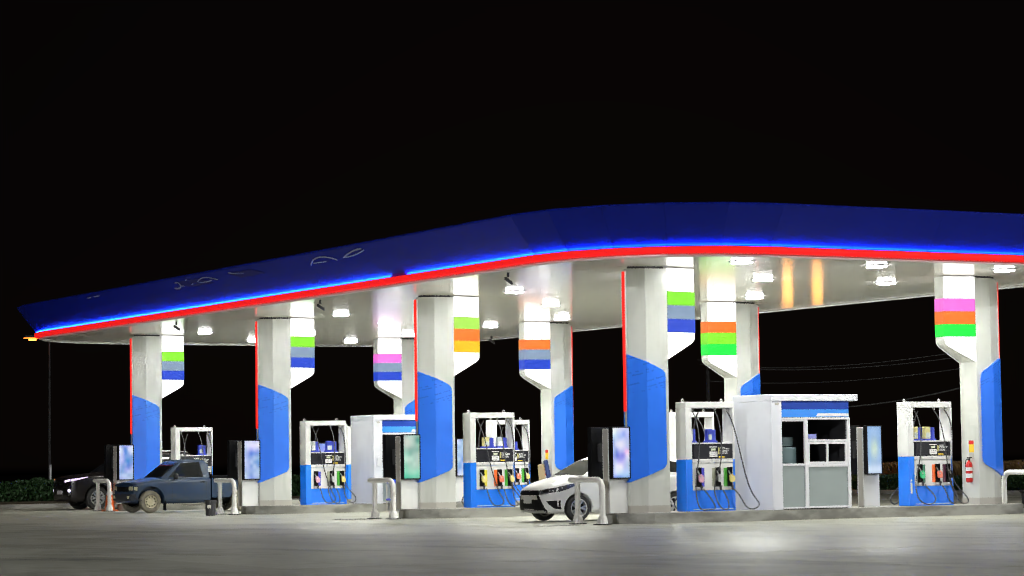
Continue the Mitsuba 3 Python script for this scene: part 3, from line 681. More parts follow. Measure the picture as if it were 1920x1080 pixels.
# ------------------------------------------------------------------ kiosks
def kiosk(y, label, full=True):
    t = thing('pay_kiosk', label, 'kiosk', 'white kiosks on the islands')
    tw = shift(0, y, ZI)
    x0, x1, xr, d, zt = 2.32, 4.40, 4.61, 0.74, 2.33
    put(t, 'side_wall', box(x0, x0 + 0.06, -d + 0.003, d, 0, zt, 0.004), WALLW, tw=tw)
    put(t, 'corner_pillar', box(x0 + 0.002, x0 + 0.27, -d, -d + 0.06, 0, zt, 0.004), WALLW, tw=tw)
    put(t, 'rear_wall', box(x0 + 0.062, x1, d - 0.06, d - 0.002, 0, zt), WALLW, tw=tw)
    put(t, 'far_wall', box(x1 - 0.06, x1 - 0.002, -d + 0.075, d - 0.062, 0, zt), WALLW, tw=tw)
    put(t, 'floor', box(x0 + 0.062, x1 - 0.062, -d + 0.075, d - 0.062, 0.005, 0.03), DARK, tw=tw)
    put(t, 'roof', box(x0, xr, -d - 0.02, d + 0.02, zt + 0.002, zt + 0.15, 0.01), WALLW, tw=tw)
    # sign band
    bx0, bx1 = x0 + 0.272, x1 - 0.03
    put(t, 'sign_band', box(bx0, bx1, -d + 0.004, -d + 0.05, 2.155, 2.325), BAND_DARK, tw=tw, label='dark blue upper half of the sign band')
    put(t, 'sign_band', box(bx0, bx1, -d + 0.002, -d + 0.05, 1.985, 2.152), BAND_LIGHT, tw=tw, label='light blue lower half of the sign band')
    put(t, 'white_slash', prism_y([(bx1 - 0.88, 2.00), (bx1 - 0.002, 2.00), (bx1 - 0.002, 2.065), (bx1 - 0.82, 2.065)], -d - 0.003, -d + 0.001), FRAME, tw=tw)
    # frames
    xd0, xd1, xw1 = x0 + 0.272, x0 + 0.86, x1 - 0.005
    put(t, 'window_frame', cat([box(xd0, xw1, -d - 0.012, -d + 0.05, 1.93, 1.975, 0.004), box(xd1 + 0.002, xd1 + 0.09, -d - 0.010, -d + 0.05, 0.02, 1.928, 0.004),
                                box(xw1 - 0.075, xw1, -d - 0.010, -d + 0.05, 0.02, 1.928, 0.004), box(xd1 + 0.092, xw1 - 0.077, -d - 0.006, -d + 0.05, 1.455, 1.50, 0.004),
                                box(xd1 + 0.092, xw1 - 0.077, -d - 0.006, -d + 0.05, 0.905, 0.965, 0.004), box(xd1 + 0.092, xw1 - 0.077, -d - 0.006, -d + 0.05, 0.02, 0.06, 0.004),
                                box(xd0, xd1, -d - 0.004, -d + 0.05, 0.02, 0.05), box(xd0, xd1, -d - 0.006, -d + 0.05, 0.94, 0.985, 0.004), box(xd0, xd1, -d - 0.002, -d + 0.05, 1.895, 1.928)]), FRAME, tw=tw)
    xs0, xs1 = xd1 + 0.13, xw1 - 0.13
    put(t, 'sliding_frame', cat([box(xd1 + 0.092, xs0, -d + 0.0, -d + 0.04, 0.967, 1.453), box(xs1, xw1 - 0.077, -d, -d + 0.04, 0.967, 1.453), box(xs0, xs1, -d + 0.0, -d + 0.04, 1.40, 1.453), box(xs0, xs1, -d, -d + 0.04, 0.967, 1.02),
                                 box((xs0 + xs1) / 2 - 0.022, (xs0 + xs1) / 2 + 0.022, -d, -d + 0.04, 1.02, 1.40)]), FRAME, tw=tw)
    put(t, 'frosted_panel', box(xd0, xd1, -d + 0.018, -d + 0.03, 0.05, 0.94), FROST, tw=tw, label='frosted lower half of the kiosk door')
    put(t, 'frosted_panel', box(xd1 + 0.092, xw1 - 0.077, -d + 0.018, -d + 0.03, 0.06, 0.905), FROST, tw=tw, label='frosted panel under the kiosk windows')
    def pane(a, b, z0, z1):
        v = np.array([(a, -d + 0.024, z0), (b, -d + 0.024, z0), (b, -d + 0.024, z1), (a, -d + 0.024, z1)])
        return trimesh.Trimesh(v, [[0, 1, 2], [0, 2, 3]], process=False)
    put(t, 'pane', pane(xd0, xd1, 0.985, 1.895), WINDOW, tw=tw); put(t, 'pane', pane(xd1 + 0.092, xw1 - 0.077, 1.50, 1.928), WINDOW, tw=tw)
    put(t, 'pane', pane(xs0, (xs0 + xs1) / 2 - 0.022, 1.02, 1.40), WINDOW, tw=tw); put(t, 'pane', pane((xs0 + xs1) / 2 + 0.022, xs1, 1.02, 1.40), WINDOW, tw=tw)
    put(t, 'vent', box(x0 + 0.10, x0 + 0.20, -d - 0.006, -d, 2.245, 2.295, 0.002), STEEL, tw=tw)
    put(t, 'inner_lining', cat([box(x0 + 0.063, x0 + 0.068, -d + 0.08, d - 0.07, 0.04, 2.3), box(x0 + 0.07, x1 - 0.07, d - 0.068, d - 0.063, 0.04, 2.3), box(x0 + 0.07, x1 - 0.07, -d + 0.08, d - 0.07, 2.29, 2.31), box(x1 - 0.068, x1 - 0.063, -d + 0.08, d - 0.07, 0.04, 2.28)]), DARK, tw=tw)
    if full:
        bt = thing('counter', 'dark counter with a teal cash cabinet inside the near kiosk window', 'counter')
        put(bt, 'top', box(x0 + 0.08, x1 - 0.08, -0.58, d - 0.08, 0.80, 0.84, 0.005), DARK, tw=tw)
        put(bt, 'screen', box(x0 + 0.40, x0 + 0.72, -0.50, -0.46, 1.36, 1.56, 0.01), TEAL, tw=tw)
        put(bt, 'cabinet', box(x0 + 0.33, x0 + 0.78, -0.55, 0.10, 0.842, 1.34, 0.02), TEAL, tw=tw)
        put(bt, 'panel', box(x0 + 0.10, x1 - 0.10, 0.30, 0.34, 0.03, 0.80), DARK, tw=tw)
        single('notice_card', box(xd1 + 0.10, xd1 + 0.33, -d + 0.028, -d + 0.034, 1.52, 1.62, 0.001), mat('lilac_card', (0.30, 0.32, 0.75), 0.5), 'small lilac notice card inside the upper kiosk window', 'notice', tw=tw)
        put(t, 'notice_line', box(xd1 + 0.10, xd1 + 0.33, -d + 0.0270, -d + 0.0275, 1.505, 1.515), PAPER, tw=tw)
    else:
        put(t, 'wall_box', box(x0 + 0.08, x0 + 0.21, -d - 0.05, -d + 0.001, 1.02, 1.33, 0.03), WALLW, tw=tw)
kiosk(0, 'white kiosk with blue sign band and frosted panels, nearest to the viewer')
kiosk(2 * S, 'white kiosk half hidden by the amber striped column', False)
tr = thing('service_trolley', 'blue trolley standing by the far kiosk, behind a hoop barrier', 'trolley')
tw = shift(2.62, 2 * S - 0.98, 0.0)
put(tr, 'upper_tray', box(0, 0.5, -0.18, 0.12, 0.78, 0.86, 0.02), BSTRIP, tw=tw); put(tr, 'bucket', moved(lathe([(0, 0), (0.13, 0), (0.16, 0.22), (0, 0.22)], 16), 0.25, -0.03, 0.86), AZURE, tw=tw)
put(tr, 'lower_tray', box(0, 0.5, -0.18, 0.12, 0.30, 0.36, 0.02), BSTRIP, tw=tw)
for ax, ay in ((0.02, -0.16), (0.48, -0.16), (0.02, 0.10), (0.48, 0.10)): put(tr, 'leg', box(ax - 0.012, ax + 0.012, ay - 0.012, ay + 0.012, 0.0, 0.95), STEEL, tw=tw)

# ------------------------------------------------------------------ hoop barriers
def hoop_mesh(flip=1):
    """legs at y = -0.5 (under the bend) and y = 0.5; the bar runs on past the second leg"""
    r, zt, R = 0.062, 0.93, 0.20
    P = [(0, -0.5, 0.0), (0, -0.5, 0.3), (0, -0.5, zt - R)]
    for q in np.linspace(0, math.pi / 2, 8)[1:]: P.append((0, -0.5 + R - R * math.cos(q), zt - R + R * math.sin(q)))
    P += [(0, 0.0, zt), (0, 0.5, zt), (0, 0.78, zt)]
    bar = tube(P, r, 14)
    end = trimesh.creation.icosphere(2, r); end.apply_translation((0, 0.78, zt))
    leg = tube([(0, 0.5, 0.0), (0, 0.5, 0.6), (0, 0.5, zt - 0.12), (0, 0.5, zt - 0.02)], [r * 0.95, r * 0.95, r * 0.95, r * 1.1], 14)
    feet = lathe([(0.0, 0.02), (0.115, 0.02), (0.105, 0.10), (0.085, 0.17), (0.055, 0.20)], 14)
    plates = box(-0.14, 0.14, -0.14, 0.14, 0.001, 0.02)
    return cat([bar, end]), leg, feet, plates
hb, hl, hf, hpn = hoop_mesh()
HB_ = [mikit.ply(hb, HOOPW, smooth=40), mikit.ply(hl, HOOPW, smooth=40), mikit.ply(hf, HOOPW, smooth=30), mikit.ply(hpn, DARK)]
def hoop(t, tw):
    put(t, 'bar', HB_[0], None, tw=tw); put(t, 'leg', HB_[1], None, tw=tw)
    for y in (-0.5, 0.5):
        put(t, 'foot', HB_[2], None, tw=tw @ shift(0, y)); put(t, 'base_plate', HB_[3], None, tw=tw @ shift(0, y))
HLAB = ['white steel hoop barrier in front of the hatchback wheel', 'white steel hoop barrier before the far kiosk, by the green screen', 'white steel hoop barrier behind the black bucket', 'white steel hoop barrier in front of the dark sports utility vehicle, around the traffic cone']
for i in range(4):
    t = thing('hoop_barrier', HLAB[i], 'barrier', 'hoop barriers at the island ends')
    hoop(t, shift(-1.80, i * S))
t = thing('hoop_barrier', 'white steel hoop barrier at the right edge of the picture', 'barrier', 'hoop barriers at the island ends')
hoop(t, T4().translate([9.70, 0, 0]).rotate([0, 0, 1], 180))

# ------------------------------------------------------------------ fire extinguishers
def extinguisher(y, lab, slab):
    t = thing('fire_extinguisher', lab, 'fire extinguisher')
    x = UL - 0.085
    put(t, 'cylinder', lathe([(0, 0), (0.06, 0), (0.072, 0.015), (0.075, 0.03), (0.075, 0.40), (0.06, 0.45), (0.03, 0.475), (0.025, 0.50), (0, 0.50)], 20), RED, smooth=35, tw=shift(x, y, 0.72))
    put(t, 'label_band', lathe([(0.0752, 0.10), (0.0765, 0.10), (0.0765, 0.20), (0.0752, 0.20)], 20), PAPER, smooth=35, tw=shift(x, y, 0.72))
    put(t, 'label_band', lathe([(0.0752, 0.26), (0.0765, 0.26), (0.0765, 0.34), (0.0752, 0.34)], 20), PAPER, smooth=35, tw=shift(x, y, 0.72))
    put(t, 'valve', cat([box(-0.025, 0.025, -0.02, 0.02, 0.50, 0.55, 0.005), box(-0.02, 0.02, -0.09, 0.05, 0.555, 0.575, 0.004)]), DARK, tw=shift(x, y, 0.72))
    put(t, 'hose', tube(spline([(0, 0.02, 0.53), (0, 0.10, 0.50), (0, 0.125, 0.38), (0, 0.105, 0.22), (0, 0.085, 0.08)], 20), 0.011, 7), RUBBER, smooth=True, tw=shift(x, y, 0.72))
    put(t, 'wall_hook', box(0.05, 0.085, -0.03, 0.03, 0.36, 0.42), STEEL, tw=shift(x, y, 0.72))
    s = thing('safety_sign', slab, 'sign')
    xs = UL - 0.006
    put(s, 'plate', box(xs, xs + 0.005, y - 0.085, y + 0.085, 1.40, 1.67), YELLOW)
    put(s, 'header', box(xs - 0.002, xs + 0.003, y - 0.085, y + 0.085, 1.585, 1.67), RED)
    put(s, 'lower_plate', box(xs, xs + 0.005, y - 0.085, y + 0.085, 1.25, 1.39), STEEL)
extinguisher(-0.05, 'red fire extinguisher with white label bands on the pink striped column', 'red and yellow notice above the extinguisher on the pink striped column')
extinguisher(2 * S - 0.02, 'red fire extinguisher on the orange, grey and blue striped column, mostly behind the hatchback', 'red and yellow notice on the orange, grey and blue striped column')
fc = thing('folding_chair', 'folded tan and navy chair leaning by the column behind the hatchback bonnet', 'chair')
def tilt(m, x, y, z, a): 
    m = m.copy(); m.apply_transform(trimesh.transformations.rotation_matrix(a, (0, 1, 0))); m.apply_translation((x, y, z)); return m
cx, cy = UL - 0.20, 2 * S - 0.35
put(fc, 'backrest', tilt(box(-0.20, 0.02, -0.05, 0.02, 0.32, 0.85, 0.05), cx - 0.05, cy, 0.42, -0.08), CAMEL)
put(fc, 'seat', tilt(box(0.03, 0.16, -0.06, 0.03, 0.1, 0.95, 0.02), cx + 0.06, cy, 0.42, -0.22), NAVY)
put(fc, 'frame', cat([tilt(box(-0.02, 0.01, -0.04, 0.0, -0.2, 0.5), cx, cy, 0.42, -0.15), tilt(box(0.16, 0.18, -0.04, 0.0, -0.2, 0.5), cx, cy, 0.42, -0.15)]), STEEL)

# ------------------------------------------------------------------ bucket, cone, odds and ends
t = thing('bucket', 'black bucket with a grey tag on the forecourt before the pickup', 'bucket')
put(t, 'body', lathe([(0, 0), (0.125, 0), (0.15, 0.38), (0.162, 0.385), (0.162, 0.42), (0.15, 0.42), (0.118, 0.02), (0, 0.02)], 28), DARK, smooth=35, tw=shift(-2.70, 2 * S - 1.0))
put(t, 'tag', box(-0.16, -0.05, -0.152, -0.14, 0.20, 0.29, 0.004), STEEL, tw=shift(-2.70, 2 * S - 1.0))
for (dx_, dy_), lb in zip(((-2.95, 9.8), (-3.2, -0.4)), ('small dark drain cover in the concrete before the far kiosk', 'small dark drain cover in the concrete before the hatchback')):
    single('drain_cover', box(dx_, dx_ + 0.9, dy_, dy_ + 0.35, -0.02, 0.006, 0.003), DARK, lb, 'drain cover')
t = thing('traffic_cone', 'orange traffic cone with a pale band inside the leftmost hoop barrier', 'traffic cone')
put(t, 'base', prism_z(sbox(-0.19, -0.19, 0.19, 0.19).buffer(0.01), 0.0, 0.04), ORANGE, tw=shift(-1.60, 3 * S))
put(t, 'cone', lathe([(0.155, 0.04), (0.15, 0.10), (0.045, 0.86), (0.03, 0.87), (0, 0.87)], 24), ORANGE, smooth=35, tw=shift(-1.60, 3 * S))
put(t, 'reflective_band', lathe([(0.099, 0.50), (0.086, 0.60), (0.080, 0.60), (0.092, 0.50)], 24), PAPER, smooth=35, tw=shift(-1.60, 3 * S))
t = thing('bench', 'black bench standing on the forecourt at the right edge of the picture', 'bench')
put(t, 'seat', box(0, 1.5, -0.2, 0.2, 0.38, 0.46, 0.03), BLACK, tw=shift(13.25, 4.0))
for lx in (0.05, 1.38): put(t, 'leg', box(lx, lx + 0.08, -0.17, 0.17, 0, 0.38, 0.01), BLACK, tw=shift(13.25, 4.0))

# ------------------------------------------------------------------ vehicles
from scipy.interpolate import PchipInterpolator
def loft(stations, n_x=60, close=True):
    """stations: list of (x, [(y, z), ...]) half sections with equal counts from bottom centre to top centre; a closed, mirrored skin"""
    xs = np.array([s[0] for s in stations]); A = np.array([s[1] for s in stations], float)
    q = np.linspace(xs[0], xs[-1], n_x)
    q = np.unique(np.r_[q, xs])
    B = PchipInterpolator(xs, A, axis=0)(q)
    # round the section
    def smooth_sec(P):
        k = len(P); out = []
        t = np.arange(k); tt = np.linspace(0, k - 1, (k - 1) * 4 + 1)
        return PchipInterpolator(t, P, axis=0)(tt)
    rings = []
    for x, P in zip(q, B):
        P = smooth_sec(P)
        L = np.stack([np.full(len(P), x), -P[:, 0], P[:, 1]], 1)
        R_ = np.stack([np.full(len(P), x), P[:, 0], P[:, 1]], 1)[::-1][1:-1]
        rings.append(np.vstack([L, R_]))
    rings = np.array(rings); m, k, _ = rings.shape
    V = rings.reshape(-1, 3).tolist(); Fc = []
    for i in range(m - 1):
        for j in range(k):
            a, b = i * k + j, i * k + (j + 1) % k
            Fc += [(a, a + k, b + k), (a, b + k, b)]
    for i, s in ((0, 1), (m - 1, -1)):
        c = rings[i].mean(0); V.append(c.tolist()); ci = len(V) - 1
        for j in range(k):
            a, b = i * k + j, i * k + (j + 1) % k
            Fc.append((ci, a, b) if s > 0 else (ci, b, a))
    mesh = trimesh.Trimesh(np.array(V), np.array(Fc), process=False)
    if mesh.volume < 0: mesh.invert()
    return mesh
def drape(poly, axis, target, off=0.004, thick=0.012, cell=0.06):
    """a thin plate on the surface of target, its outline given in the plane across axis ('-y': (x, z) seen from -y, '+y', '-x': (y, z), '+z': (x, y))"""
    poly = poly if hasattr(poly, 'area') else Polygon(poly)
    poly = poly.buffer(0)
    x0, y0, x1, y1 = poly.bounds
    tris, pts, index = [], [], {}
    def vid(p):
        kk = (round(p[0], 5), round(p[1], 5))
        if kk not in index: index[kk] = len(pts); pts.append(kk)
        return index[kk]
    nx, ny = max(1, int(math.ceil((x1 - x0) / cell))), max(1, int(math.ceil((y1 - y0) / cell)))
    for i in range(nx):
        for j in range(ny):
            g = poly.intersection(sbox(x0 + (x1 - x0) * i / nx, y0 + (y1 - y0) * j / ny, x0 + (x1 - x0) * (i + 1) / nx, y0 + (y1 - y0) * (j + 1) / ny))
            for gg in getattr(g, 'geoms', [g]):
                if gg.geom_type != 'Polygon' or gg.area < 1e-8: continue
                v, f = trimesh.creation.triangulate_polygon(gg, engine='earcut')
                for t in f: tris.append([vid(v[a]) for a in t])
    pts = np.array(pts); tris = np.array(tris)
    ax = {'x': 0, 'y': 1, 'z': 2}[axis[1]]; s = -1 if axis[0] == '-' else 1
    other = [a for a in range(3) if a != ax]
    O = np.zeros((len(pts), 3)); O[:, other[0]], O[:, other[1]] = pts[:, 0], pts[:, 1]; O[:, ax] = s * 20.0
    D = np.zeros_like(O); D[:, ax] = -s
    loc, ri, ti = target.ray.intersects_location(O, D, multiple_hits=False)
    h = np.full(len(pts), np.nan); h[ri] = loc[:, ax]
    if np.isnan(h).any():
        ok = ~np.isnan(h)
        if not ok.any(): return None
        from scipy.spatial import cKDTree
        _, nn = cKDTree(pts[ok]).query(pts[~ok]); h[~ok] = h[ok][nn]
    top, bot = O.copy(), O.copy(); top[:, ax] = h + s * off; bot[:, ax] = h + s * (off - thick)
    n = len(pts); V = np.vstack([top, bot]); Fc = [tuple(t) for t in tris] + [tuple(t[::-1] + n) for t in tris]
    edges = {}
    for t in tris:
        for a, b in ((t[0], t[1]), (t[1], t[2]), (t[2], t[0])): edges[(a, b)] = edges.get((a, b), 0) + 1
    for (a, b) in list(edges):
        if (b, a) not in edges: Fc += [(a, a + n, b + n), (a, b + n, b)]
    m = trimesh.Trimesh(V, np.array(Fc), process=False)
    nrm = m.face_normals[:len(tris)].mean(0)
    if nrm[ax] * s < 0: m.invert()
    return m
def wheel_parts(R, w, rimr, spokes, mat_rim, tyre_mat, twin=True):
    tyre = lathe([(rimr - 0.005, -w / 2 + 0.02), (rimr + 0.02, -w / 2), (R - 0.035, -w / 2), (R - 0.008, -w / 2 + 0.025), (R, 0 - w * 0.2), (R, w * 0.2), (R - 0.008, w / 2 - 0.025), (R - 0.035, w / 2), (rimr + 0.02, w / 2), (rimr - 0.005, w / 2 - 0.02)], 36, 'y')
    lip = lathe([(rimr, -w / 2 + 0.004), (rimr - 0.018, -w / 2 - 0.002), (rimr - 0.03, -w / 2 + 0.02), (rimr - 0.03, w / 2 - 0.03), (rimr, w / 2 - 0.02)], 36, 'y')
    sp = [lip, lathe([(0, -w / 2 + 0.012), (0.035, -w / 2 + 0.012), (0.065, -w / 2 + 0.03), (0.065, -w / 2 + 0.06), (0, -w / 2 + 0.06)], 20, 'y')]
    for i in range(spokes):
        for dl in ((-0.12, 0.12) if twin else (0,)):
            a0, a1 = 2 * math.pi * i / spokes, 2 * math.pi * i / spokes + dl * 2.0
            p0 = np.array([0.05 * math.cos(a0), 0.05 * math.sin(a0)]); p1 = np.array([(rimr - 0.02) * math.cos(a1), (rimr - 0.02) * math.sin(a1)])
            d = p1 - p0; d /= np.linalg.norm(d); nn = np.array([-d[1], d[0]])
            w0, w1 = (0.014, 0.019) if twin else (0.028, 0.035)
            sp.append(prism_y([tuple(p0 - nn * w0), tuple(p1 - nn * w1), tuple(p1 + nn * w1), tuple(p0 + nn * w0)], -w / 2 + 0.008, -w / 2 + 0.035))
    back = lathe([(0, -w / 2 + 0.09), (rimr - 0.03, -w / 2 + 0.09), (rimr - 0.03, -w / 2 + 0.10), (0, -w / 2 + 0.10)], 24, 'y')
    return tyre, cat(sp), back
def put_wheels(t, xs, hw, R, w, rimr, spokes, mr, mt, tw0, twin=True, steel=False):
    ty, ri, ba = wheel_parts(R, w, rimr, spokes, mr, mt, twin)
    if steel:   # plain pressed steel disc with small holes
        disc = lathe([(0, -w / 2 + 0.02), (0.05, -w / 2 + 0.015), (0.07, -w / 2 + 0.035), (0.11, -w / 2 + 0.015), (rimr - 0.04, -w / 2 + 0.04), (rimr - 0.02, -w / 2 + 0.02), (rimr, -w / 2 + 0.0)], 32, 'y')
        holes = cat([moved(lathe([(0, -w / 2 + 0.012), (0.016, -w / 2 + 0.012), (0.016, -w / 2 + 0.05)], 8, 'y'), 0.135 * math.cos(a), 0, 0.135 * math.sin(a)) for a in np.arange(10) * math.pi / 5])
        ri = disc
    P = [mikit.ply(ty, mt, smooth=35), mikit.ply(ri, mr, smooth=35), mikit.ply(ba, BLACK), mikit.ply(holes, BLACK) if steel else None]
    for x in xs:
        for s in (-1, 1):
            k = t + '__wheel'; i = 1
            base = k
            while any(q.startswith(k + '__') for q in used): k = f'{base}_{i:03d}'; i += 1
            tw = tw0 @ T4().translate([x, s * (hw - w / 2), R]) @ (T4().rotate([0, 0, 1], 180) if s > 0 else T4())
            put(k, 'tyre', P[0], None, tw=tw); put(k, 'rim', P[1], None, tw=tw); put(k, 'brake_disc', P[2], None, tw=tw)
            if P[3]: put(k, 'hole', P[3], None, tw=tw)
def sec(w, zb, zs, zt, tuck=0.06, crown=0.5):
    h = zs - zb
    return [(0, zb), (w * 0.80, zb), (w * 0.97, zb + 0.10 * h + 0.02), (w, zb + 0.45 * h), (w * 0.99, zs - 0.12 * h), (w * 0.94, zs), (w * crown, zs + (zt - zs) * 0.8), (0, zt)]
def cab(wb, zb, wr, zr):
    return [(0, zb - 0.15), (wb * 0.8, zb - 0.15), (wb, zb), (wb + (wr - wb) * 0.5, zb + (zr - zb) * 0.5), (wr, zb + (zr - zb) * 0.90), (wr * 0.86, zb + (zr - zb) * 0.985), (0, zr)]
def arches(body, xs, R, w):
    b = to_man(body)
    for x in xs:
        c = m3.Manifold.cylinder(6.0, R, R, 40).rotate((90, 0, 0)).translate((x, 3.0, R - 0.05))
        keep = m3.Manifold.cube((3 * R, 2 * (w - 0.32), 3), True).translate((x, 0, 0))
        b = b - (c - keep)
    return from_man(b)

# --- white hatchback
def hatchback():
    t = thing('hatchback', 'white hatchback parked between the first two islands, nose behind the hoop barrier', 'car')
    X0, Y = -0.62 - 0.80, 3.27
    tw = shift(X0, Y)
    W = 0.85
    st = [(0.00, sec(0.24, 0.28, 0.60, 0.67)), (0.03, sec(0.40, 0.235, 0.635, 0.715)), (0.08, sec(0.52, 0.21, 0.665, 0.76)), (0.18, sec(0.645, 0.19, 0.705, 0.815)), (0.32, sec(0.74, 0.18, 0.76, 0.87)), (0.55, sec(0.815, 0.18, 0.83, 0.935)), (0.85, sec(0.848, 0.18, 0.885, 0.995)), (1.20, sec(0.85, 0.18, 0.92, 1.04)),
          (2.0, sec(0.85, 0.18, 0.94, 1.0)), (3.0, sec(0.85, 0.18, 0.98, 1.02)), (3.6, sec(0.83, 0.22, 1.0, 1.04)), (3.95, sec(0.76, 0.28, 0.98, 1.02)), (4.06, sec(0.66, 0.36, 0.90, 0.94))]
    body = loft(st, 70)
    full = body
    body = arches(body, (0.80, 3.31), 0.345, W)
    put(t, 'body', body, CARWHITE, smooth=32, tw=tw)
    cb = [(0.98, cab(0.74, 0.90, 0.70, 1.00)), (1.35, cab(0.78, 0.92, 0.68, 1.20)), (1.75, cab(0.80, 0.93, 0.64, 1.385)), (2.1, cab(0.81, 0.94, 0.62, 1.455)), (2.6, cab(0.815, 0.95, 0.62, 1.475)), (3.2, cab(0.81, 0.97, 0.60, 1.44)), (3.65, cab(0.77, 0.98, 0.56, 1.34)), (3.93, cab(0.70, 0.98, 0.54, 1.10)), (4.0, cab(0.66, 0.95, 0.56, 1.0))]
    cabin = loft(cb, 60)
    put(t, 'cabin', cabin, CARWHITE, smooth=32, tw=tw)
    ws = Polygon([(-0.66, 1.01), (0.66, 1.01), (0.60, 1.20), (0.53, 1.39), (-0.53, 1.39), (-0.60, 1.20)])
    put(t, 'windscreen', drape(ws, '-x', cabin), CARGLASS, smooth=32, tw=tw)
    for s in ('-y', '+y'):
        put(t, 'side_window', drape([(1.42, 0.99), (1.95, 1.36), (2.28, 1.395), (2.28, 0.99)], s, cabin), CARGLASS, smooth=32, tw=tw)
        put(t, 'side_window', drape([(2.36, 0.99), (2.36, 1.395), (2.95, 1.365), (3.14, 1.04), (3.10, 1.0)], s, cabin), CARGLASS, smooth=32, tw=tw)
        put(t, 'quarter_window', drape([(3.22, 1.05), (3.08, 1.34), (3.58, 1.25), (3.78, 1.06)], s, cabin), CARGLASS, smooth=32, tw=tw)
        put(t, 'tail_light', drape([(3.62, 0.86), (3.62, 0.98), (3.98, 1.02), (3.98, 0.82)], s, full, 0.008), RED, smooth=32, tw=tw)
        hl_ = drape([(0.34, 0.655), (0.34, 0.765), (0.60, 0.825), (0.92, 0.872), (0.66, 0.765), (0.50, 0.70)], s, full, 0.006)
        put(t, 'headlight', hl_, HEADDARK, smooth=32, tw=tw)
        put(t, 'door_handle', drape([(2.05, 0.83), (2.05, 0.86), (2.25, 0.865), (2.25, 0.835)], s, full, 0.02, 0.03), CARWHITE, tw=tw)
        put(t, 'door_seam', drape(Polygon([(1.34, 0.25), (1.34, 0.92), (1.345, 0.92), (1.345, 0.25)]), s, full, 0.0015, 0.006), DARK, tw=tw)
        sg = -1 if s == '-y' else 1
        put(t, 'mirror', moved(box(-0.06, 0.08, -0.10, 0.10, -0.07, 0.07, 0.045), 1.55, sg * 0.97, 1.03), DARK, tw=tw)
        put(t, 'headlight', drape([(sg * 0.36, 0.60), (sg * 0.40, 0.69), (sg * 0.58, 0.73), (sg * 0.755, 0.77), (sg * 0.765, 0.67), (sg * 0.60, 0.625)], '-x', full, 0.006), HEADDARK, smooth=32, tw=tw)
        put(t, 'fog_light_recess', drape([(sg * 0.765, 0.47), (sg * 0.575, 0.455), (sg * 0.70, 0.29), (sg * 0.755, 0.28)], '-x', full, 0.006), BLACK, smooth=32, tw=tw)
    put(t, 'grille', drape([(-0.41, 0.59), (-0.37, 0.69), (0.37, 0.69), (0.41, 0.59)], '-x', full, 0.008), BLACK, smooth=32, tw=tw)
    put(t, 'lower_grille', drape([(-0.34, 0.58), (0.34, 0.58), (0.39, 0.48), (0.52, 0.25), (-0.52, 0.25), (-0.39, 0.48)], '-x', full, 0.007), BLACK, smooth=32, tw=tw)
    put(t, 'bumper_bar', drape([(-0.33, 0.582), (0.33, 0.582), (0.37, 0.49), (-0.37, 0.49)], '-x', full, 0.012), STEEL, smooth=32, tw=tw)
    put(t, 'bumper_lip', drape([(-0.52, 0.255), (0.52, 0.255), (0.50, 0.215), (-0.50, 0.215)], '-x', full, 0.015, 0.03), ALLOY, smooth=32, tw=tw)
    put(t, 'number_plate', box(-0.030, -0.018, -0.17, 0.17, 0.41, 0.56, 0.003), mat('plate', (0.5, 0.5, 0.5), 0.4), tw=tw)
    for sg in (-1, 1):
        put(t, 'headlight_lens', drape(affinity.translate(Polygon([(0.07 * math.cos(a), 0.04 * math.sin(a)) for a in np.arange(14) * math.pi / 7]), sg * 0.56, 0.675), '-x', full, 0.011), CHROME, smooth=32, tw=tw)
        put(t, 'headlight_lens', drape([(sg * 0.42, 0.625), (sg * 0.43, 0.68), (sg * 0.46, 0.685), (sg * 0.455, 0.63)], '-x', full, 0.011), CHROME, smooth=32, tw=tw)
        put(t, 'headlight_strip', drape([(sg * 0.36, 0.585), (sg * 0.36, 0.597), (sg * 0.60, 0.622), (sg * 0.76, 0.662), (sg * 0.76, 0.650), (sg * 0.60, 0.608)], '-x', full, 0.008), CHROME, smooth=32, tw=tw)
        put(t, 'grille_arm', drape([(sg * 0.34, 0.585), (sg * 0.40, 0.585), (sg * 0.60, 0.20), (sg * 0.52, 0.20)], '-x', full, 0.010), BLACK, smooth=32, tw=tw)
    put_wheels(t, (0.80, 3.31), 0.835, 0.298, 0.19, 0.205, 5, ALLOY, RUBBER, tw)
hatchback()

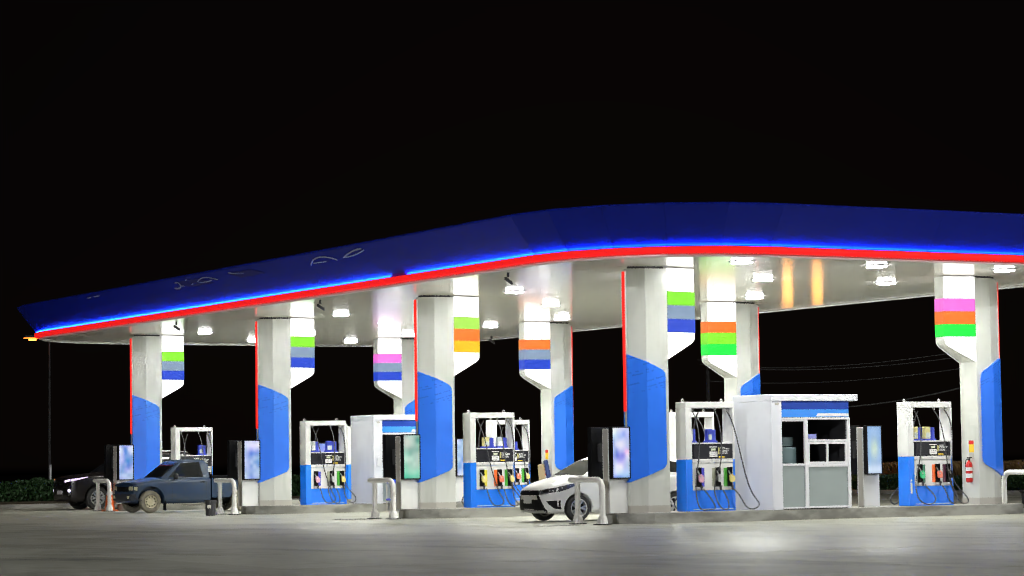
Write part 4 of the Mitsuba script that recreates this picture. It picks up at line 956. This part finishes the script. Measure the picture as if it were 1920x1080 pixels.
# --- blue pickup
def pickup():
    t = thing('pickup', 'old dull blue single cab pickup with dusty wheels parked on the left', 'pickup truck')
    X0, Y = -2.05 - 0.80, 25.22
    tw = shift(X0, Y)
    W = 0.83
    st = [(0.24, sec(0.70, 0.36, 0.76, 0.81)), (0.27, sec(0.77, 0.30, 0.82, 0.86)), (0.38, sec(0.81, 0.28, 0.86, 0.90)), (0.66, sec(0.825, 0.26, 0.90, 0.95)), (1.1, sec(0.83, 0.26, 0.96, 1.02)), (1.5, sec(0.83, 0.26, 0.98, 1.04)),
          (2.2, sec(0.83, 0.26, 0.97, 1.0)), (2.66, sec(0.82, 0.26, 0.97, 1.0))]
    body = loft(st, 50); full = body
    body = arches(body, (0.80,), 0.41, W)
    put(t, 'body', body, TRUCK, smooth=32, tw=tw)
    cb = [(1.16, cab(0.74, 0.94, 0.70, 1.03)), (1.45, cab(0.76, 0.95, 0.66, 1.27)), (1.74, cab(0.77, 0.96, 0.63, 1.48)), (1.95, cab(0.78, 0.96, 0.62, 1.535)), (2.35, cab(0.78, 0.96, 0.62, 1.54)), (2.55, cab(0.77, 0.96, 0.62, 1.50)), (2.645, cab(0.75, 0.96, 0.62, 1.42))]
    cabin = loft(cb, 50)
    put(t, 'cabin', cabin, TRUCK, smooth=32, tw=tw)
    put(t, 'windscreen', drape([(-0.715, 1.04), (0.715, 1.04), (0.61, 1.475), (-0.61, 1.475)], '-x', cabin), CARGLASS, smooth=32, tw=tw)
    for s in ('-y', '+y'):
        sg = -1 if s == '-y' else 1
        put(t, 'side_window', drape([(1.36, 1.02), (1.80, 1.435), (2.36, 1.46), (2.44, 1.02)], s, cabin), CARGLASS, smooth=32, tw=tw)
        put(t, 'mirror', moved(box(-0.05, 0.07, -0.09, 0.09, -0.08, 0.08, 0.04), 1.52, sg * 0.93, 1.05), DARK, tw=tw)
        put(t, 'mirror_arm', box(1.50, 1.56, sg * 0.76, sg * 0.90, 0.96, 0.99), DARK, tw=tw)
        put(t, 'door_handle', drape([(2.33, 0.86), (2.33, 0.89), (2.47, 0.89), (2.47, 0.86)], s, full, 0.012, 0.02), BLACK, tw=tw)
        for xx in (1.44, 2.53): put(t, 'door_seam', drape([(xx, 0.30), (xx, 0.96), (xx + 0.007, 0.96), (xx + 0.007, 0.30)], s, full, 0.0015, 0.005), DARK, tw=tw)
        put(t, 'body_crease', drape([(0.42, 0.655), (2.64, 0.655), (2.64, 0.665), (0.42, 0.665)], s, full, 0.004, 0.008), TRUCK, tw=tw)
        put(t, 'headlight', drape([(sg * 0.50, 0.66), (sg * 0.50, 0.77), (sg * 0.755, 0.77), (sg * 0.755, 0.66)], '-x', full, 0.01), LAMPOLD, smooth=32, tw=tw)
        put(t, 'indicator_light', drape([(0.285, 0.66), (0.285, 0.76), (0.38, 0.76), (0.38, 0.66)], s, full, 0.006), LAMPOLD, tw=tw)
        put(t, 'fog_light', drape([(sg * 0.50, 0.42), (sg * 0.50, 0.50), (sg * 0.66, 0.50), (sg * 0.66, 0.42)], '-x', full, 0.07), LAMPOLD, tw=tw)
        put(t, 'mud_flap', box(1.24, 1.27, sg * 0.62, sg * 0.80, 0.06, 0.34), BLACK, tw=tw)
    put(t, 'grille', drape([(-0.47, 0.62), (-0.47, 0.76), (0.47, 0.76), (0.47, 0.62)], '-x', full, 0.006), BLACK, smooth=32, tw=tw)
    put(t, 'bumper', drape([(-0.80, 0.36), (-0.80, 0.55), (0.80, 0.55), (0.80, 0.36)], '-x', full, 0.06, 0.08), mat('truck_bumper', (0.03, 0.035, 0.05), 0.5), smooth=32, tw=tw)
    bx0, bx1 = 2.69, 4.78
    bed = to_man(prism_x(Polygon([(-0.82, 0.42), (0.82, 0.42), (0.83, 0.94), (-0.83, 0.94)]).buffer(0.01), bx0, bx1)) - m3.Manifold.cube((bx1 - bx0 - 0.08, 1.52, 0.5), True).translate(((bx0 + bx1) / 2, 0, 0.95))
    bed = from_man(bed); fullbed = bed
    bed = arches(bed, (3.68,), 0.40, W)
    put(t, 'cargo_bed', bed, TRUCK, smooth=30, tw=tw)
    put(t, 'bed_rail', cat([box(bx0 + 0.02, bx0 + 0.85, -0.10, -0.04, 0.98, 1.06, 0.01), box(bx0 + 0.02, bx0 + 0.06, -0.74, 0.74, 0.90, 1.10, 0.01)]), BLACK, tw=tw)
    put(t, 'chassis', box(2.4, 4.6, -0.45, 0.45, 0.30, 0.44), BLACK, tw=tw)
    put(t, 'tail_light', cat([box(bx1 - 0.03, bx1 + 0.012, sg * 0.70, sg * 0.83, 0.62, 0.86) for sg in (-1, 1)]), RED, tw=tw)
    put(t, 'fuel_flap', drape([(2.86, 0.80), (2.86, 0.83), (2.93, 0.83), (2.93, 0.80)], '-y', fullbed, 0.006), PAPER, tw=tw)
    put(t, 'exhaust_pipe', tube([(1.9, -0.5, 0.22), (2.3, -0.5, 0.20), (2.8, -0.52, 0.24)], 0.025, 8), STEEL, tw=tw)
    put_wheels(t, (0.80, 3.68), 0.80, 0.325, 0.19, 0.19, 5, BEIGEW, TYRE_DUST, tw, steel=True)
pickup()

# --- dark sports utility vehicle
def suv():
    t = thing('sports_utility_vehicle', 'dark brown sports utility vehicle with lit headlamps at the far left, behind a hoop barrier', 'car')
    X0, Y = -0.90 - 0.93, 32.93
    tw = shift(X0, Y)
    W = 0.925
    st = [(0.00, sec(0.66, 0.36, 0.92, 0.98)), (0.07, sec(0.80, 0.28, 0.98, 1.04)), (0.3, sec(0.90, 0.26, 1.02, 1.10)), (0.8, sec(0.925, 0.26, 1.06, 1.15)), (1.4, sec(0.925, 0.26, 1.09, 1.19)), (2.5, sec(0.925, 0.26, 1.10, 1.14)),
          (3.8, sec(0.92, 0.28, 1.13, 1.16)), (4.6, sec(0.88, 0.32, 1.12, 1.15)), (4.78, sec(0.78, 0.40, 1.05, 1.08))]
    body = loft(st, 60); full = body
    body = arches(body, (0.93, 3.68), 0.44, W)
    put(t, 'body', body, SUVP, smooth=32, tw=tw)
    cb = [(1.20, cab(0.82, 1.05, 0.78, 1.16)), (1.6, cab(0.85, 1.08, 0.74, 1.42)), (2.05, cab(0.87, 1.09, 0.70, 1.72)), (2.5, cab(0.88, 1.10, 0.69, 1.81)), (3.4, cab(0.88, 1.12, 0.68, 1.82)), (4.2, cab(0.86, 1.13, 0.66, 1.76)), (4.55, cab(0.82, 1.12, 0.64, 1.55)), (4.70, cab(0.78, 1.1, 0.66, 1.2))]
    cabin = loft(cb, 50)
    put(t, 'cabin', cabin, SUVP, smooth=32, tw=tw)
    put(t, 'windscreen', drape([(-0.72, 1.20), (0.72, 1.20), (0.62, 1.68), (-0.62, 1.68)], '-x', cabin), CARGLASS, smooth=32, tw=tw)
    for s in ('-y', '+y'):
        sg = -1 if s == '-y' else 1
        put(t, 'side_window', drape([(1.78, 1.16), (2.15, 1.68), (2.62, 1.73), (2.62, 1.16)], s, cabin), CARGLASS, smooth=32, tw=tw)
        put(t, 'side_window', drape([(2.70, 1.16), (2.70, 1.73), (3.6, 1.72), (3.55, 1.18)], s, cabin), CARGLASS, smooth=32, tw=tw)
        put(t, 'side_window', drape([(3.68, 1.19), (3.72, 1.71), (4.25, 1.66), (4.1, 1.25)], s, cabin), CARGLASS, smooth=32, tw=tw)
        put(t, 'mirror', moved(box(-0.07, 0.09, -0.12, 0.12, -0.09, 0.09, 0.05), 1.80, sg * 1.02, 1.30), BLACK, tw=tw)
        put(t, 'mirror_light', moved(box(-0.09, -0.06, -0.05, 0.05, -0.02, 0.02), 1.80, sg * 1.04, 1.34), BLACK, tw=tw, emit=area((1.6, 0.45, 0.12), 0.01))
        put(t, 'headlight', drape([(sg * 0.46, 0.875), (sg * 0.46, 0.935), (sg * 0.86, 1.0), (sg * 0.86, 0.93)], '-x', full, 0.008), LAMPGLASS, smooth=32, tw=tw, emit=area((1.5, 1.15, 1.8), 0.03) if sg < 0 else None)
        put(t, 'headlight', drape([(0.10, 0.915), (0.10, 0.985), (0.62, 1.055), (0.62, 1.035)], s, full, 0.006), LAMPGLASS, smooth=32, tw=tw, emit=area((0.8, 0.55, 1.0), 0.02))
        put(t, 'fog_light', drape(affinity.translate(Polygon([(0.05 * math.cos(a), 0.05 * math.sin(a)) for a in np.arange(14) * math.pi / 7]), sg * 0.74, 0.62), '-x', full, 0.012), PAPER, tw=tw, emit=area((2.2, 1.9, 2.6), 0.02))
        put(t, 'chrome_trim', drape([(sg * 0.50, 0.72), (sg * 0.76, 0.74), (sg * 0.80, 0.50), (sg * 0.70, 0.46), (sg * 0.72, 0.50), (sg * 0.74, 0.70), (sg * 0.50, 0.70)], '-x', full, 0.008), CHROME, smooth=32, tw=tw)
        put(t, 'arch_trim', tube([(0.93 + 0.45 * math.cos(a), sg * 0.925, 0.39 + 0.45 * math.sin(a)) for a in np.linspace(0.3, math.pi - 0.2, 20)], 0.014, 6), SUVP, smooth=True, tw=tw)
        put(t, 'roof_rail', tube([(2.3, sg * 0.66, 1.80), (2.5, sg * 0.66, 1.85), (3.6, sg * 0.65, 1.86), (4.1, sg * 0.64, 1.80)], 0.018, 8), ALLOY, smooth=True, tw=tw)
    put(t, 'grille', drape([(-0.44, 0.80), (-0.44, 0.93), (0.44, 0.93), (0.44, 0.80)], '-x', full, 0.008), BLACK, smooth=32, tw=tw)
    for z in (0.82, 0.86, 0.90): put(t, 'grille_bar', drape([(-0.43, z), (-0.43, z + 0.014), (0.43, z + 0.014), (0.43, z)], '-x', full, 0.013), CHROME, smooth=32, tw=tw)
    put(t, 'marker_light', drape([(0.62, 0.955), (0.62, 0.985), (0.80, 0.995), (0.80, 0.965)], '-x', full, 0.012), ORANGE, tw=tw, emit=area((1.5, 0.4, 0.1), 0.01))
    put(t, 'number_plate', box(-0.02, -0.008, -0.24, 0.24, 0.50, 0.62, 0.003), PAPER, tw=tw)
    put_wheels(t, (0.93, 3.68), 0.905, 0.375, 0.25, 0.235, 6, ALLOY, RUBBER, tw)
suv()

# ------------------------------------------------------------------ fascia marks: the faint remains of removed lettering along the upper edge
def fascia_mark(v, s0, s1, w, m, name='mark'):
    """a thin piece on the long side's fascia at y = v; s: way up the slope from 0 to 1"""
    a, b = np.array([0.17, 5.70]), np.array([0.60, 6.27])
    d = b - a; n = np.array([d[1], -d[0]]) / np.linalg.norm(d)
    def at(s, y, o): q = a + d * s + n * o; return (U0 - q[0], y, q[1])
    pts = [at(s, y, o) for o in (0.006, 0.016) for s, y in ((s0, v), (s1, v + w * 0.3), (s1, v + w), (s0, v + w * 0.7))]
    return trimesh.convex.convex_hull(np.array(pts))
t = thing('fascia_letters', 'faint pale traces of lettering along the upper edge of the blue fascia', 'lettering')
def stroke(pts, r):
    a, b = np.array([0.17, 5.70]), np.array([0.60, 6.27]); d = b - a; n = np.array([d[1], -d[0]]) / np.linalg.norm(d)
    P = spline([(U0 - (a + d * s_ + n * 0.012)[0], v, (a + d * s_ + n * 0.012)[1]) for v, s_ in pts], 14)
    return tube(P, r, 6)
for v, s0, s1, w in ((15.9, 0.70, 1.0, 2.6), (12.6, 0.72, 0.98, 2.2)):
    put(t, 'dark_patch', fascia_mark(v, s0, s1, w, 'd'), FASCIA_DARK)
for pts, r in (([(18.35, 0.98), (18.1, 0.88), (18.15, 0.80), (18.6, 0.76)], 0.022), ([(18.15, 0.80), (17.9, 0.78)], 0.014), ([(17.35, 0.80), (17.25, 0.82)], 0.018), ([(17.6, 1.0), (17.5, 1.02)], 0.016),
               ([(16.9, 0.86), (16.3, 0.98), (15.9, 0.90), (15.6, 0.80)], 0.016), ([(16.9, 0.86), (16.6, 0.80), (16.0, 0.82)], 0.013), ([(14.7, 0.99), (14.2, 0.90)], 0.016), ([(14.2, 0.92), (13.8, 0.88)], 0.011),
               ([(25.2, 1.0), (24.9, 1.0)], 0.018), ([(24.6, 1.01), (24.2, 1.01)], 0.018), ([(9.9, 0.72), (9.6, 0.90), (9.1, 0.96), (8.6, 0.84), (8.4, 0.74)], 0.018), ([(9.7, 0.78), (9.0, 0.76)], 0.013), ([(8.0, 0.80), (7.3, 0.98), (6.9, 1.0)], 0.022), ([(8.0, 0.80), (7.4, 0.82), (6.8, 0.94)], 0.016)):
    put(t, 'letter_trace', stroke(pts, r), FASCIA_MARK, smooth=True)

# ------------------------------------------------------------------ verge: kerbs, hedges, plants
single('verge_kerb', box(-70, 28.0, 38.0, 38.25, -0.02, 0.14, 0.01), KERB, 'low pale kerb along the far left edge of the forecourt', 'kerb')
single('rear_kerb', box(28.0, 28.25, -70, 38.25, -0.02, 0.14, 0.01), KERB, 'low kerb behind the station, under the right hand hedge', 'kerb')
structure('soil_bed', cat([box(28.25, 33.0, -10, 38.25, -0.03, 0.10), box(-70, 28.0, 38.25, 54, -0.03, 0.08)]), SOIL, 'bare soil bed behind the kerbs')
def leaf_cloud(n, bounds, size, seed):
    g = np.random.default_rng(seed)
    x0, x1, y0, y1, z0, z1 = bounds
    c = np.stack([g.uniform(x0, x1, n), g.uniform(y0, y1, n), z0 + (z1 - z0) * g.uniform(0, 1, n) ** 0.7], 1)
    bump = meshkit.fbm(c * np.array([0.8, 0.8, 0.0]), 3, seed)
    c[:, 2] = z0 + (c[:, 2] - z0) * (0.75 + 0.5 * bump)
    a = g.normal(size=(n, 3)); a /= np.linalg.norm(a, axis=1, keepdims=True)
    b = np.cross(a, g.normal(size=(n, 3))); b /= np.linalg.norm(b, axis=1, keepdims=True)
    s = size * g.uniform(0.6, 1.3, (n, 1))
    V = np.stack([c - a * s, c + b * s * 0.5, c + a * s, c - b * s * 0.5], 1).reshape(-1, 3)
    q = np.arange(n)[:, None] * 4
    return trimesh.Trimesh(V, np.vstack([q + [0, 1, 2], q + [0, 2, 3]]), process=False)
single('hedge', leaf_cloud(60000, (-30, 16, 50.0, 51.5, 0.05, 0.86), 0.09, 3), LEAF, 'long low dark hedge beyond the kerb at the far left', 'hedge')
single('hedge', leaf_cloud(50000, (29.0, 30.4, 14, 34, 0.08, 0.62), 0.07, 4), LEAF, 'clipped green hedge behind the hoop barrier at the right edge', 'hedge')
def tufts(n, bounds, h, seed):
    g = np.random.default_rng(seed); V, Fc = [], []
    x0, x1, y0, y1 = bounds
    for i in range(n):
        x, y = g.uniform(x0, x1), g.uniform(y0, y1); a = g.uniform(0, 6.283); l = h * g.uniform(0.6, 1.15); w = 0.03
        dx, dy = math.cos(a), math.sin(a); o = len(V)
        V += [(x - dy * w, y + dx * w, 0.1), (x + dy * w, y - dx * w, 0.1), (x + dx * 0.12 * l, y + dy * 0.12 * l, 0.1 + l * 0.7), (x + dx * 0.35 * l, y + dy * 0.35 * l, 0.1 + l)]
        Fc += [(o, o + 1, o + 2), (o, o + 2, o + 3)]
    return trimesh.Trimesh(np.array(V), np.array(Fc), process=False)
k = single('tall_grass', tufts(16000, (30.8, 32.6, 14, 34), 0.95, 5), GRASSB, 'tall dry ornamental grass glowing orange under lamplight behind the right hand hedge', 'grass'); labels[k]['kind'] = 'stuff'

# ------------------------------------------------------------------ street lamps, wires
def street_lamp(base, h, arm, label, power, head=(0.55, 0.16), tilt_up=0.0, name='street_lamp'):
    t = thing(name, label, 'street lamp')
    x, y = base; ax, ay = arm
    put(t, 'pole', lathe([(0.09, 0), (0.05, h), (0, h)], 12), POLE, tw=shift(x, y), smooth=35)
    L = math.hypot(ax, ay); d = np.array([ax, ay]) / L
    put(t, 'arm', tube([(x, y, h - 0.3), (x + ax * 0.4, y + ay * 0.4, h + 0.05), (x + ax, y + ay, h + 0.1)], 0.035, 8), POLE, smooth=True)
    hd = box(-head[0] / 2, head[0] / 2, -head[1], head[1], 0.0, 0.14, 0.03)
    em = box(-head[0] / 2 + 0.05, head[0] / 2 - 0.05, -head[1] + 0.03, head[1] - 0.03, -0.07, -0.002, 0.02)
    tw = T4().translate([x + ax, y + ay, h]).rotate([0, 0, 1], math.degrees(math.atan2(d[1], d[0])))
    put(t, 'head', hd, DARK, tw=tw); put(t, 'glass', em, YELLOW, tw=tw, emit=area(power, 0.05))
    put(t, 'bulb', box(-0.28, 0.16, -0.13, 0.13, -0.18, -0.072, 0.04), YELLOW, tw=tw, emit=area((5.0, 1.1, 0.2), 0.05))
street_lamp((20.95, 100.0), 9.05, (-1.1, 0.0), 'tall street lamp with a small glowing orange head beyond the left end of the canopy', (2.2, 0.42, 0.05), (0.95, 0.24))
single('marker_post', box(7.85, 7.93, 62.0, 62.06, -0.06, 1.50, 0.01), PAPER, 'thin white marker post beyond the hedge on the far left', 'post')
def flood_mast(x, y, h, label):
    t = thing('floodlight_mast', label, 'floodlight mast')
    put(t, 'pole', lathe([(0.14, 0), (0.09, h), (0, h)], 12), POLE, tw=shift(x, y), smooth=35)
    a = math.degrees(math.atan2(12 - y, 4 - x))
    for i in (-1.5, -0.5, 0.5, 1.5):
        tw = T4().translate([x, y, h + 0.3]).rotate([0, 0, 1], a).rotate([0, 1, 0], 12).translate([0.15, i * 0.72, 0])
        put(t, 'head', box(-0.15, 0.0, -0.32, 0.32, -0.32, 0.32, 0.03), DARK, tw=tw)
        v = np.array([(0.012, -0.29, -0.29), (0.012, 0.29, -0.29), (0.012, 0.29, 0.29), (0.012, -0.29, 0.29)])
        put(t, 'lens', trimesh.Trimesh(v, [[0, 1, 2], [0, 2, 3]], process=False), PAPER, tw=tw, emit=area((FLOOD * 0.99, FLOOD * 1.0, FLOOD * 0.98), 1.2))
    put(t, 'crossbar', box(-0.05, 0.05, -1.5, 1.5, h - 0.1, h - 0.02), POLE, tw=T4().translate([x, y, 0]).rotate([0, 0, 1], a))
flood_mast(58.0, -60.0, 21.0, 'tall mast with four white floodlights far to the right, out of the picture')
flood_mast(-72.0, -48.0, 19.0, 'tall mast with four white floodlights far to the left, out of the picture')
SODP = (SODIUM, SODIUM * 0.25, SODIUM * 0.02)
def yard_lamp(x, y, z, lab):
    t = thing('yard_lamp', lab, 'lamp post', 'low globe lamps behind the station')
    put(t, 'post', lathe([(0.08, 0.0), (0.06, 0.3), (0.05, z - 0.2), (0.09, z - 0.17), (0, z - 0.17)], 12), POLE, tw=shift(x, y), smooth=35)
    put(t, 'globe', moved(trimesh.creation.icosphere(2, 0.20), 0, 0, z), YELLOW, tw=shift(x, y), smooth=True, emit=area(SODP, 0.3))
yard_lamp(27.4, 34.0, 2.85, 'low orange globe lamp hidden behind the near kiosk, left of two')
yard_lamp(28.5, 33.6, 2.85, 'low orange globe lamp hidden behind the near kiosk, right of two')
pA, pB = np.array([57.93, 59.58, 0.0]), np.array([53.61, 79.22, 0.0])   # feet of the two utility poles
for p_, lb in ((pA, 'tall utility pole hidden behind the pink striped column'), (pB, 'utility pole hidden behind the nearest lime striped column')):
    t = thing('utility_pole', lb, 'utility pole', 'utility poles behind the station')
    put(t, 'pole', lathe([(0.16, -0.06), (0.10, 7.6), (0, 7.6)], 12), WOODP, smooth=35, tw=shift(p_[0], p_[1]))
    put(t, 'crossarm', moved(box(-0.07, 0.07, -0.9, 0.9, -0.06, 0.06), 0, 0, 7.15), WOODP, tw=shift(p_[0], p_[1]))
def wire(za, zb, sag, off, r, lab):
    a, b = np.array([pA[0], pA[1] + off, za]), np.array([pB[0], pB[1] + off, zb])
    s = np.linspace(0, 1, 30)[:, None]
    P = a + (b - a) * s; P[:, 2] -= sag * 4 * (s * (1 - s))[:, 0]
    single('power_line', tube(P, r, 6), WIREM, lab, 'power line', smooth=True)
wire(6.95, 6.9, 0.5, 0.8, 0.022, 'uppermost faint power line left of the pink striped column')
wire(6.75, 6.65, 0.45, -0.8, 0.025, 'second faint power line from the top, left of the pink striped column')
wire(6.1, 5.9, 0.45, 0.0, 0.022, 'third faint power line from the top, left of the pink striped column')
wire(5.2, 4.6, 0.8, 0.1, 0.04, 'lowest and thickest power line, sagging above the dispenser')
